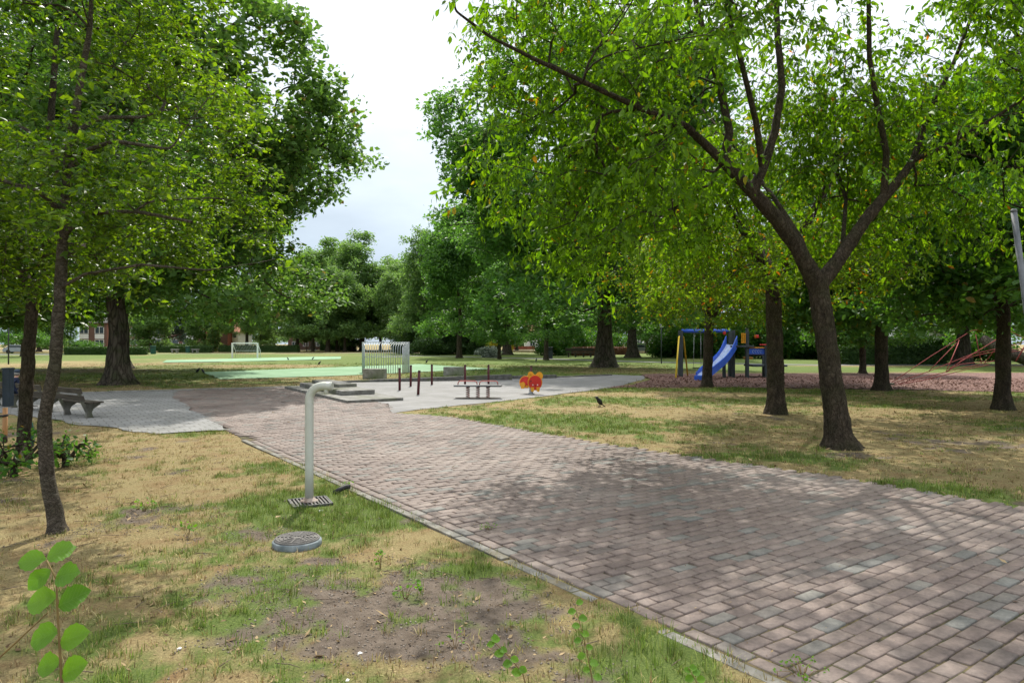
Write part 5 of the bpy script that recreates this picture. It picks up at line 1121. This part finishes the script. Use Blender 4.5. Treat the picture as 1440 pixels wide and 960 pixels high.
for px, yt, dy in ((1014, 500, -.5), (1028, 484, -.35), (1036, 464, .55), (1044, 462, -.75), (1057, 466, .75), (1069, 486, -.85), (1079, 490, .5), (1092, 480, -.6)):
    MB().box((tx(px), dy, tz(yt) / 2 - .05), (.15, .15, tz(yt) + .1), None, .012).build('tower_post', M['post'], tw)
MB().box((tx(1037), -.05, 1.62), (1.15, 1.7, .09), None, .01).build('upper_deck', M['post'], tw)
MB().box((tx(1075), -.1, .62), (1.75, 1.5, .10), None, .01).build('lower_deck', M['post'], tw)
q = MB().box((tx(1057), -.80, tz(494)), (.84, .03, .36), None, .01).build('blue_panel', M['blue'], tw)
m = MB()
for k in range(4): m.tube([(tx(1057) - .2 + k * .13 + .05 * cos(t), -.825, tz(494) + .07 * sin(t * 1.0) + .02 * k % .03) for t in np.linspace(.4, 5.2, 10)], .010, 5)
m.build('squiggle_relief', M['pale_blue'], q)
MB().tube([(tx(1046), -.82, tz(488.7)), (tx(1069), -.86, tz(488.7))], .024, 8).build('rail', M['yellow'], tw)
MB().tube([(tx(1046), -.82, tz(497.9)), (tx(1069), -.86, tz(497.9))], .02, 8).build('rail', M['wood'], tw)
MB().tube([(tx(1060), -.86, tz(484.6)), (tx(1092), -.62, tz(484.6))], .032, 8).build('rail', M['red'], tw)
m = MB()
for k in range(3): m.box((tx(1036.3 + 2.2 * k), -.78, tz(475.5)), (.05, .04, .46), None, .008)
m.box((tx(1038.5), -.78, tz(469.4)), (.24, .05, .05), None, .008); m.box((tx(1038.5), -.78, tz(481.6)), (.24, .05, .05), None, .008)
m.build('yellow_barrier', M['yellow'], tw)
MB().box((tx(1015.5), -.4, tz(468.4)), (.14, .08, .16), RZ(.3), .03).build('red_knob', M['red'], tw)
MB().box((tx(1061), -.3, tz(473)), (.22, .1, .16), None, .03).build('red_knob', M['red'], tw)
MB().box((tx(1049), -.3, tz(503)), (.36, .5, .12), None, .01).build('play_counter', M['yellow'], tw)
# slide trough
def slide():
    prof = []
    for u in np.linspace(0, 1, 18):
        prof.append((u, 1.72 * (1 - u) ** 1.0 * (1 - .16 * sin(pi * u)) + .30 * u ** 2 * (1 - .35 * u)))
    a = np.array([tx(1024), -.55]); b = np.array([W(987, 480, 33.0)[0] - ox, 33.0 - 36]); d = (b - a) / np.linalg.norm(b - a); nrm = np.array([-d[1], d[0]]); hw = .29
    bed = MB(); rl = []
    for u, z in prof:
        c = a + (b - a) * u; rl.append([bed.bm.verts.new((*(c + nrm * s * hw), z + dz)) for s, dz in ((-.92, .02), (-.5, -.02), (.5, -.02), (.92, .02))])
    for p, q in zip(rl, rl[1:]):
        for k in range(3): fc = bed.bm.faces.new((p[k], p[k + 1], q[k + 1], q[k])); fc.smooth = True
    sl = bed.build('slide_bed', M['pale_blue'], tw)
    for s in (-1, 1):
        mb = MB(); prev = None
        for i, (u, z) in enumerate(prof):
            c = a + (b - a) * u; h = .22 + .22 * max(0, 1 - u * 5) - .05 * (u > .9)
            r4 = [mb.bm.verts.new((*(c + nrm * s * (hw + o)), z + zz)) for o, zz in ((-.02, -.16), (.03, -.16), (.03, h), (-.02, h))]
            if prev:
                for k in range(4): mb.bm.faces.new((prev[k], prev[(k + 1) % 4], r4[(k + 1) % 4], r4[k]))
            else: mb.bm.faces.new(r4)
            prev = r4
        mb.bm.faces.new(prev[::-1]); mb.build('slide_side', M['blue'], tw)
    c = b + d * .05; MB().box((c[0], c[1], .10), (.62, .34, .26), RZ(math.atan2(nrm[1], nrm[0])), .05).build('slide_foot', M['blue'], tw)
slide()
# ---- rope climbing net
an = np.array([*G(1250, 541), 0]); nt_ = empty('climbing_net', tuple(an), 'red rope climbing net slung between a mast and the wood chip ground', 'climbing net')
def rp(pts, r=.021): return [tuple(W(*p) - an) for p in pts]
mastx = W(1407, 458, 30.5) - an
MB().tube([(mastx[0], mastx[1], -.1), (mastx[0], mastx[1], mastx[2] + .25)], .05, 12).build('mast', M['steel'], nt_)
ropes = [[(1250, 540, 29.7), (1310, 500, 31), (1366, 465, 32), (1407, 458, 30.5)], [(1250, 541, 29.7), (1306, 522, 31), (1366, 498, 32), (1407, 489, 31), (1452, 478, 30)], [(1255, 541.5, 29.2), (1330, 523, 30), (1386, 510, 31), (1407, 505, 31)],
         [(1330, 523, 30), (1348, 482, 31.2)], [(1336, 512, 31), (1349, 478, 31.4)], [(1335, 518, 30.4), (1360, 503, 31), (1403, 476, 31)], [(1330, 523, 30), (1352, 507, 31), (1407, 474, 31)], [(1306, 522, 31), (1345, 482, 31.5)],
         [(1372, 470, 31), (1380, 511, 31)], [(1384, 511, 31), (1402, 488, 31), (1407, 470, 30.5)], [(1350, 506, 31), (1380, 498, 31.5), (1407, 493, 31), (1450, 489, 30.5)], [(1407, 496, 31), (1436, 493, 31), (1470, 488, 31)], [(1428, 508, 30), (1444, 481, 30)], [(1430, 506, 30.2), (1452, 470, 30)], [(1407, 458, 30.5), (1470, 492, 31)], [(1330, 523, 30), (1350, 512, 31), (1386, 508, 31.5)],
         [(1256, 542, 29.4), (1300, 534, 30), (1360, 519, 31), (1392, 512, 31.2)]]
mr_ = [np.array(W(1470, 490, 31) - an)]
MB().tube([(mr_[0][0], mr_[0][1], -.1), (mr_[0][0], mr_[0][1], mr_[0][2] + 1.6)], .05, 12).build('mast', M['steel'], nt_)
for q in ropes: MB().tube(rp(q), .016, 7).build('rope', M['red_rope'], nt_)
k_ = MB(); k_.box((0, 0, .02), (.35, .3, .12), None, .02); k_.build('anchor_block', M['concrete_dark'], nt_)
lg = MB().tube([W(1382, 476, 46), W(1405, 492, 45), W(1445, 506, 44)], [.30, .36, .40], 12)
tag(lg.build('leaning_log', M['bark_oak']), 'dark leaning log behind the climbing net at the right edge', 'log')
# ---- leaning grey pole, lamp posts, bins
pb = W(1426, 295, 9.0); pl = empty('lamp_post', (pb[0] + .47, 9.0, 0), 'leaning grey metal pole cut by the right edge of the picture', 'pole')
MB().tube([(0, 0, -.1), (-.47, 0, pb[2] - .03)], .036, 14).build('shaft', M['pole_grey'], pl)
MB().lathe([(.038, 0), (.039, .02), (.028, .04), (.001, .045)], 14, T((-.47, 0, pb[2] - .03))).build('cap', M['pole_grey'], pl)
x, y = G(930, 511); p = empty('sign_post', (x, y, 0), 'slim grey post standing on the grass left of the swing', 'post'); MB().tube([(0, 0, -.1), (0, 0, 3.5)], .05, 10).build('shaft', M['post'], p); MB().box((0, -.06, 3.3), (.35, .03, .3), None, .01).build('plate', M['steel'], p)
x, y = G(12, 512); p = empty('lamp_post', (x, y, 0), 'slim dark lamp post by the road at the far left', 'lamp post'); MB().tube([(0, 0, -.1), (0, 0, 4.4)], [.06, .04], 10).build('shaft', M['post'], p); MB().lathe([(.05, 4.4), (.2, 4.5), (.22, 4.7), (.03, 4.85)], 12).build('lantern', M['white_steel'], p)
def bin_(label, loc, mat, s=1.0):
    b = empty('litter_bin', loc, label, 'bin', s=s)
    MB().box((0, 0, .48), (.46, .42, .86), None, .04).build('body', mat, b); MB().box((0, 0, .96), (.52, .48, .10), None, .035).build('lid', mat, b); MB().box((0, -.215, .78), (.30, .012, .10), None, .004).build('slot', M['black'], b); return b
bin_('dark green litter bin on the path gap between the far hedges', (*G(215.5, 498), 0), M['green_paint'], 1.35)
bin_('dark green litter bin beside the far stone table', (*G(264, 496.3), 0), M['green_paint'], 1.2)
bin_('dark grey litter bin against the thin trunk by the footpath', (*G(773, 505), 0), M['post'], 1.35)
def stone_seat(label, px, py):
    x, y = G(px, py); t = empty('stone_seat', (x, y, 0), label, 'bench'); MB().box((0, 0, .62), (1.25, .7, .2), None, .02).build('slab', M['concrete'], t)
    for s in (-1, 1): MB().box((s * .38, 0, .26), (.22, .6, .52), None, .015).build('leg', M['concrete'], t)
stone_seat('grey stone seat left of the far green bin', 246, 496.2); stone_seat('grey stone seat right of the far green bin', 274.5, 496.2)
x, y = G(815, 502); b = empty('park_bench', (x, y, 0), 'long dark park bench by the footpath left of the massive dark oak', 'bench')
MB().box((0, 0, .55), (3.6, .55, .09), None, .01).build('seat', M['wood'], b); MB().box((0, .3, .95), (3.6, .06, .4), None, .01).build('backrest', M['wood'], b)
for dx in (-1.4, -.5, .5, 1.4): MB().box((dx, 0, .25), (.18, .5, .5), None, .01).build('leg', M['wood'], b)
# navy bin in its frame and the tree stake at the left edge
x, y = W(11.5, 520, 12.6)[:2]; nb = empty('litter_bin', (x, y, 0), 'navy blue litter bin hung in a grey tube frame at the left edge', 'bin')
z1 = EYE + (HZ - 519) / F * 12.6; z0 = EYE + (HZ - 571) / F * 12.6
MB().box((0, 0, (z0 + z1) / 2), (.14, .12, z1 - z0), None, .015).build('body', M['navy'], nb)
MB().box((0, 0, z1 + .012), (.155, .14, .03), None, .01).build('lid', M['navy'], nb)
MB().tube([(-.11, -.1, -.1), (-.11, -.1, z1 - .06), (-.14, -.1, z1 - .02), (-.34, -.1, z1 - .02), (-.37, -.1, z1 - .06), (-.37, -.1, -.1)], .022, 10).build('tube_frame', M['steel'], nb)
x, y = G(7, 621); sk_ = empty('tree_stake', (x, y, 0), 'short orange wooden stake with a black strap at the left edge', 'stake')
MB().tube([(0, 0, -.1), (.005, 0, .62)], .040, 12).build('shaft', M['stake_wood'], sk_); MB().tube([(0, 0, -.02), (0, 0, .13)], .0415, 12).build('dark_foot', M['dirt'], sk_)
MB().tube([(-.15, -.02, .47), (0, -.05, .475), (.075, -.02, .49)], .022, 8).build('strap', M['black'], sk_)
x, y = G(5, 634); tb = MB().lathe([(.08, -.04), (.10, .08), (.095, .28), (.07, .40), (.045, .44)], 14); tag(tb.build('watering_bag', M['green_paint'], None, (x + .02, y + .55, 0)), 'dark green tree watering bag behind the orange stake', 'bag')
# ---- birds
def crow(label, px, py, rz, s=1.0, group='black birds on the grass'):
    x, y = G(px, py); b = empty('crow', (x, y, -.02), label, 'bird', group, rz, s)
    Mx = T((0, 0, .17)) @ Matrix.Rotation(radians(52), 4, 'Y')
    body = MB().lathe([(.001, -.17), (.045, -.13), (.075, -.05), (.08, .02), (.062, .08), (.045, .11), (.05, .14), (.048, .17), (.025, .20), (.001, .205)], 14, Matrix.Translation((0, 0, .19)) @ Matrix.Rotation(radians(38), 4, 'Y'))
    body.prism([(-.03, 0), (.03, 0), (.045, -.20), (-.045, -.20)], -.008, .008, T((-.09, 0, .09)) @ Matrix.Rotation(radians(-38), 4, 'Y') @ Matrix.Rotation(radians(-90), 4, 'Z') @ T((0, .02, 0)))
    body.build('body', M['feather'], b)
    MB().lathe([(.016, 0), (.011, .035), (.001, .065)], 8, T((.135, 0, .345)) @ Matrix.Rotation(radians(100), 4, 'Y')).build('beak', M['black'], b)
    for s_ in (-1, 1): MB().tube([(0, .03 * s_, .12), (.01, .03 * s_, .02), (.05, .035 * s_, .012)], .007, 6).build('leg', M['black'], b)
    return b
cr_ = crow('black bird on the green grass between the spring rocker and the cherry trees', 843, 571, radians(200), .85)
for px, py, rz, s, lab in ((278, 524.5, .2, 1.5, 'black bird nearest the left corner of the near green mat'), (285.5, 524.5, 2.8, 1.3, 'black bird standing on the left corner of the near green mat'), (449, 513, .1, 1.5, 'black bird on the grass between the two green mats'), (440, 505.5, .3, 1.4, 'right hand bird of the pair at the far mat'), (405, 506, 2.9, 1.4, 'left bird on the edge of the far mat'), (600, 510.5, .5, 1.5, 'bird on the grass right of the steel goal'), (754, 508.5, 1.2, 1.6, 'bird on the grass near the footpath trees')):
    c = copy_tree(cr_); x, y = G(px, py); c.location = (x, y, -.02); c.rotation_euler = (0, 0, rz); s *= .62; c.scale = (s, s, s); c['label'] = lab
# ---- paper litter
def scrap(label, px, py, s):
    rng = np.random.default_rng(px); x, y = G(px, py); mb = MB(); r = bmesh.ops.create_icosphere(mb.bm, subdivisions=2, radius=s)
    for v in r['verts']: v.co = v.co * (1 + rng.uniform(-.3, .3)); v.co.z *= .45
    tag(mb.build('paper_scrap', M['paper'], None, (x, y, -.015)), label, 'paper')
scrap('crumpled white paper scrap on the bare soil near the bottom', 506, 914, .014); scrap('white paper scrap in the grass just below the drain grate', 451, 716, .03); scrap('small white scrap at the bottom on the dry grass', 489, 951, .012); scrap('pale scrap on the grass left of the leafy sapling', 253, 907, .012)
# ---- close saplings and seedlings
RLEAF = leaf_template(9, .80, .10, .16, .50)
for i_ in range(1, len(RLEAF[0]) - 1):   # toothed margin
    if (i_ - 1) % 3 != 1: RLEAF[0][i_][1] *= 1.05 if ((i_ - 1) // 3) % 2 else .96
def sprig(name, label, stems, leaves, size, seed, cat='sapling', mat='leaf_fresh', r=.0022, tm=RLEAF):
    rng = np.random.default_rng(seed); b = stems[0][0]; base = np.array([b[0], b[1], -.03]); root = empty(name, tuple(base), label, cat)
    mb = MB()
    for st_ in stems: mb.tube([np.array(q[:3]) - base for q in st_], [r * (1.5 - .9 * i / max(1, len(st_) - 1)) for i in range(len(st_))], 7)
    mb.build('stem', M['stem'], root)
    Tv, Tt = tm; k = len(Tv); Vs, Fs = [], []
    for i, (p, dirx, sc, nz) in enumerate(leaves):
        a = np.array(dirx, float); a /= np.linalg.norm(a); w = np.array(nz, float); w -= a * w.dot(a); w /= np.linalg.norm(w); bb = np.cross(w, a)
        V = np.array(p) - base + size * sc * (Tv[:, :1] * a + Tv[:, 1:2] * bb + Tv[:, 2:3] * w); V[:, 2] += size * .02 * rng.normal(0, 1, k); Vs.append(V); Fs.append(Tt + i * k)
    link('leaves', mesh_np('leaves', np.concatenate(Vs), np.concatenate(Fs), True, {'lu': np.tile(Tv[:, 0], len(leaves)), 'lv': np.tile(Tv[:, 1], len(leaves))}), M[mat], root); return root
def veined():
    m = M['leaf_fresh']; nt = m.node_tree; N = nt.nodes.new; L = nt.links.new; b = nt.nodes['Principled BSDF']
    au = N('ShaderNodeAttribute'); au.attribute_name = 'lu'; av = N('ShaderNodeAttribute'); av.attribute_name = 'lv'
    def mt(op, a, bb=None, c=None):
        x = N('ShaderNodeMath'); x.operation = op
        for i, q in enumerate((a, bb, c)):
            if q is None: continue
            if isinstance(q, (int, float)): x.inputs[i].default_value = q
            else: L(q, x.inputs[i])
        return x.outputs[0]
    ab = mt('ABSOLUTE', av.outputs['Fac']); w = mt('FRACT', mt('MULTIPLY', mt('SUBTRACT', au.outputs['Fac'], mt('MULTIPLY', ab, .75)), 8.0)); ve = mt('LESS_THAN', mt('ABSOLUTE', mt('SUBTRACT', w, .5)), .09); mid = mt('LESS_THAN', ab, .014)
    vein = mt('MAXIMUM', ve, mid)
    for mx_in in [l for l in nt.links if l.to_socket == b.inputs['Base Color']]:
        src = mx_in.from_socket; x = N('ShaderNodeMix'); x.data_type = 'RGBA'; L(mt('MULTIPLY', vein, .45), x.inputs['Factor']); L(src, x.inputs['A']); x.inputs['B'].default_value = (.17, .30, .07, 1); L(x.outputs['Result'], b.inputs['Base Color']); break
    n = N('ShaderNodeTexNoise'); n.inputs['Scale'].default_value = 60; bp = N('ShaderNodeBump'); bp.inputs['Strength'].default_value = .5; bp.inputs['Distance'].default_value = .004; bp.invert = True
    L(mt('MULTIPLY_ADD', vein, .8, n.outputs['Fac']), bp.inputs['Height']); L(bp.outputs['Normal'], b.inputs['Normal'])
veined()
# bottom left sapling: leaves in two rows
D = 1.25
def w3(px, py, d=D): return tuple(W(px, py, d))
lv = []
stem = [(W(95, 1000, D)[0], D, -.05), w3(92, 1000), w3(87, 950), w3(84, 900), w3(81, 850), w3(80, 815), w3(66, 787)]
for (px, py), (ax, az), sc in (((66, 784), (.9, .42), 1.0), ((66, 786), (-.95, .0), .95), ((78, 812), (.92, .35), 1.12), ((72, 800), (-.6, -.55), .9), ((81, 838), (-.95, -.2), 1.2), ((82, 852), (.85, .5), 1.18), ((84, 886), (-.95, -.3), 1.15), ((85, 902), (.9, .40), 1.12), ((86, 928), (-.85, -.25), 1.0), ((87, 948), (.75, .45), 1.1)):
    lv.append((w3(px, py), (ax, random.uniform(-.45, .1), az), sc, (random.uniform(-.25, .25), -.75, .55)))
sprig('sapling', 'fresh green sapling with two rows of round leaves at the bottom left', [stem, [stem[0], w3(-40, 960, 1.3), w3(20, 905, 1.28), w3(68, 860, 1.26)]], lv, .052, 1)
def pair_row(x0, y0, x1, y1, n, d, rng, ls):
    out = []
    for k in range(n):
        u = k / (n - 1); px, py = x0 + (x1 - x0) * u + rng.uniform(-2, 2), y0 + (y1 - y0) * u
        sd = -1 if k % 2 else 1
        out.append((W(px, py, d), (sd * .9, rng.uniform(-.4, .2), rng.uniform(-.3, .35)), rng.uniform(.8, 1.15), (rng.uniform(-.3, .3), -.7, .7)))
    return out
rg = np.random.default_rng(8)
for lab, pts_, n, d in (('small round leaved sapling at the bottom centre, left of two', [(752, 1010), (735, 945), (712, 918), (690, 897)], 8, 2.3), ('small round leaved sapling at the bottom centre standing right of the other', [(836, 1005), (832, 950), (822, 900), (808, 848)], 11, 2.5), ('tiny sapling tip beside the brick edge at the bottom', [(990, 1000), (978, 955), (968, 938)], 5, 2.6)):
    st_ = [(W(pts_[0][0], 900, d)[0], d, -.05)] + [w3(q[0], q[1], d) for q in pts_]
    sprig('sapling', lab, [st_], pair_row(pts_[-1][0], pts_[-1][1], pts_[1][0], pts_[1][1], n, d, rg, .036), .034, n)
def seedling(label, px, py, h, n, seed, ls=.035, spread=.10, mat='leaf_fresh'):
    rng = np.random.default_rng(seed); x, y = G(px, py); st_, lv = [], []
    for k in range(n):
        a = rng.uniform(0, 6.28); t = np.array([x + cos(a) * spread * rng.uniform(.2, 1), y + sin(a) * spread * rng.uniform(.2, 1), h * rng.uniform(.5, 1)])
        st_.append([(x, y, -.04), tuple((np.array([x, y, 0]) + t) / 2 + np.array([0, 0, h * .2])), tuple(t)])
        for q in range(4): lv.append((t + rng.normal(0, .012, 3), rng.normal(size=3) + np.array([cos(a), sin(a), .2]), rng.uniform(.7, 1.2), (rng.normal(0, .4), rng.normal(0, .4), 1)))
    sprig('seedling', label, st_, lv, ls, seed, 'weed', mat, .0016)
seedling('yellow green seedling on the dry grass below the crooked trunk', 265, 752, .12, 5, 51, .035)
seedling('leafy weed tuft on the lawn left of the fountain', 203, 716, .10, 9, 52, .03, .14)
seedling('yellow green seedlings trailing over bare soil near the kerb', 570, 838, .10, 6, 53, .03, .10)
seedling('small weeds growing above the bare soil near the kerb', 535, 795, .11, 6, 54, .028, .10)
seedling('green weed at the kerb right of the drain hose', 487, 686, .09, 6, 55, .025, .08)
seedling('green weed tuft growing between the bricks', 688, 744, .045, 9, 56, .02, .09)
seedling('weed patch growing in the brick joints at the bottom right', 1128, 948, .05, 16, 57, .018, .17)
seedling('weed on the bare ground left of the small saplings', 640, 905, .05, 5, 58, .02, .1)

# ---- houses and cars beyond the park
def house(name, label, px0, px1, d, eave, ridge, dep, wallm, roofm, wins, gable=False, cat='house'):
    X0, X1 = (px0 - 720) / F * d, (px1 - 720) / F * d; w = X1 - X0; h = empty(name, ((X0 + X1) / 2, d, 0), label, cat)
    wm = MB()
    if gable:
        prof = [(-w / 2, 0), (w / 2, 0), (w / 2, eave), (0, ridge), (-w / 2, eave)]; wm.prism(prof, -dep, 0, T((0, 0, 0)) @ UPR); wm.build('wall', M[wallm], h)
        for s in (-1, 1):
            L_ = math.hypot(w / 2 + .4, (ridge - eave) * (w / 2 + .4) / (w / 2)); a = math.atan2(ridge - eave, w / 2)
            MB().box((s * (w / 4 + .1), dep / 2, (eave + ridge) / 2 + .05), (L_, dep + .6, .16), Matrix.Rotation(s * a, 3, 'Y')).build('roof', M[roofm], h)
    else:
        wm.box((0, dep / 2, eave / 2), (w, dep, eave)); wm.build('wall', M[wallm], h)
        prof = [(-.5, eave), (dep + .5, eave), (dep / 2, ridge)]; MB().prism(prof, -w / 2 - .4, w / 2 + .4, Matrix(((0, 0, 1, 0), (1, 0, 0, 0), (0, 1, 0, 0), (0, 0, 0, 1)))).build('roof', M[roofm], h)
    for (cx, cz, ww, wh, kind) in wins:
        f_ = MB()
        if kind == 'panel': f_.box((cx, -.04, cz), (ww, .10, wh)); f_.build('white_panel', M['white'], h); continue
        for sx_ in (-1, 0, 1): f_.box((cx + sx_ * (ww / 2 - .04), -.05, cz), (.09, .12, wh))
        for sz_ in (-1, 1): f_.box((cx, -.05, cz + sz_ * (wh / 2 - .04)), (ww, .125, .09))
        fo = f_.build('window', M['white'], h); MB().box((cx, -.02, cz), (ww - .1, .05, wh - .1)).build('pane', M['glass'], fo)
    return h
apw = []
for k in range(4):
    for z in (1.7, 4.7, 7.7):
        apw.append((-11.5 + k * 7.6, z + .3, 3.6, 1.5, 'window'))
    if k % 2: apw += [(-11.5 + k * 7.6, z, 3.6, .9, 'panel') for z in (3.2, 6.2)]
house('apartment_block', 'red brick apartment block with white window bands behind the cedar', 176, 284, 185, 9.6, 11.5, 10, 'brick_wall', 'roof_dark', [(w_[0] * .62, *w_[1:]) for w_ in apw], cat='building')
house('brick_house', 'red brick gable house with an orange roof behind the far white goal', 291, 320, 148, 4.6, 6.6, 9, 'brick_wall', 'roof_tile', [(-1.0, 3.4, .9, .9, 'window')], True)
house('brick_house', 'white fronted wing with windows beside the red brick gable house', 320.5, 335, 150.5, 4.2, 5.9, 8, 'white', 'roof_tile', [(0, 3.4, 1.7, 1.1, 'window'), (0, 1.4, 1.7, 1.3, 'window')])
house('brick_house', 'brick house with tall white framed windows seen left of the massive lawn oak', 112, 150, 150, 6.2, 8.6, 9, 'brick_wall', 'roof_dark', [(x_, z_, 2.0, 1.6, 'window') for x_ in (-2.0, 1.4) for z_ in (1.7, 4.6)] + [(x_, 3.2, 2.0, 1.0, 'panel') for x_ in (-2.0, 1.4)])
house('brick_house', 'pale house with many windows behind the silver cars', 892, 958, 190, 7.5, 10.0, 10, 'white', 'roof_tile', [(x_, z_, 1.4, 1.5, 'window') for x_ in (-5, -2.6, -.2, 2.2, 4.6) for z_ in (1.6, 4.6)])
house('brick_house', 'brick house glimpsed behind the thin field edge trees', 405, 455, 185, 5.6, 8.2, 9, 'brick_wall', 'roof_tile', [(x_, z_, 1.4, 1.3, 'window') for x_ in (-3, 0, 3) for z_ in (1.5, 4.2)])
house('white_house', 'long white house front seen over the upper dark hedge', 1215, 1330, 92, 5.2, 7.6, 9, 'white', 'roof_dark', [(x_, z_, 1.3, 1.2, 'window') for x_ in (-4, -2, 0, 2, 4) for z_ in (1.6, 4.0)])
house('brick_house', 'white fronted house behind the dark oak and shrubs', 738, 800, 190, 5.2, 8.0, 9, 'white', 'roof_tile', [(x_, z_, 1.4, 1.3, 'window') for x_ in (-4, -1, 2, 5) for z_ in (1.5, 3.9)])
x, y = G(732, 491.3); lw = MB().box((0, 0, .45), (8.0, .3, .9), None, .01); tag(lw.build('low_wall', M['brick_wall'], None, (x, y, 0)), 'low dark brick wall far behind the yellow shrub', 'wall')
x, y = G(734, 487); tag(MB().box((0, 0, 2.4), (.7, .3, 4.2), None, .08).tube([(0, 0, -.1), (0, 0, .5)], .12, 8).build('yellow_sign', M['yellow_paint'], None, (x - 5, 150, 0)), 'yellow sign post glimpsed beside the far dark trunk', 'sign')
def car(label, px, d, paint, rz=0.0, s=1.0):
    c = empty('parked_car', ((px - 720) / F * d, d, 0), label, 'car', None, rz, s)
    low = [(-2.15, .25), (2.15, .25), (2.2, .55), (2.05, .82), (1.15, .93), (-2.0, .93), (-2.2, .7)]
    MB().prism(low, -.85, .85, UPR).build('body', paint, c, bevel=.06)
    cabp = [(-1.75, .93), (1.15, .93), (.35, 1.45), (-1.25, 1.48)]; cab = MB().prism(cabp, -.74, .74, UPR).build('cabin', paint, c, bevel=.05)
    for s_ in (-1, 1):
        MB().prism([(-1.45, 1.0), (.85, 1.0), (.25, 1.38), (-1.15, 1.40)], -.01, .01, T((0, s_ * .745, 0)) @ UPR).build('side_window', M['glass'], c)
        for xw in (-1.35, 1.35):
            wh = MB().lathe([(.22, -.1), (.32, -.09), (.33, 0), (.32, .09), (.22, .1)], 18, T((xw, s_ * .78, .32)) @ UPR).build('wheel', M['tyre'], c); MB().lathe([(.20, -.107), (.05, -.112)], 14, T((xw, s_ * .78, .32)) @ UPR).build('rim', M['steel'], wh)
    return c
car('silver car parked beyond the far low hedge at the right of the oaks', 905, 128, M['car_silver'])
car('white car parked beside the silver car beyond the far hedge', 922, 135, M['car_white'], .2)
car('silver car parked by the road at the far left edge', 27, 118, M['car_silver'], .3)
car('white car parked behind the upper dark hedge on the right', 1282, 78, M['car_white'], 0, 1.15)
car('pale car parked on the street behind the far stone seats', 265, 166, M['car_silver'])
car('dark blue car parked behind the upper dark hedge on the right', 1232, 80, M['car_blue'], 0, 1.1)
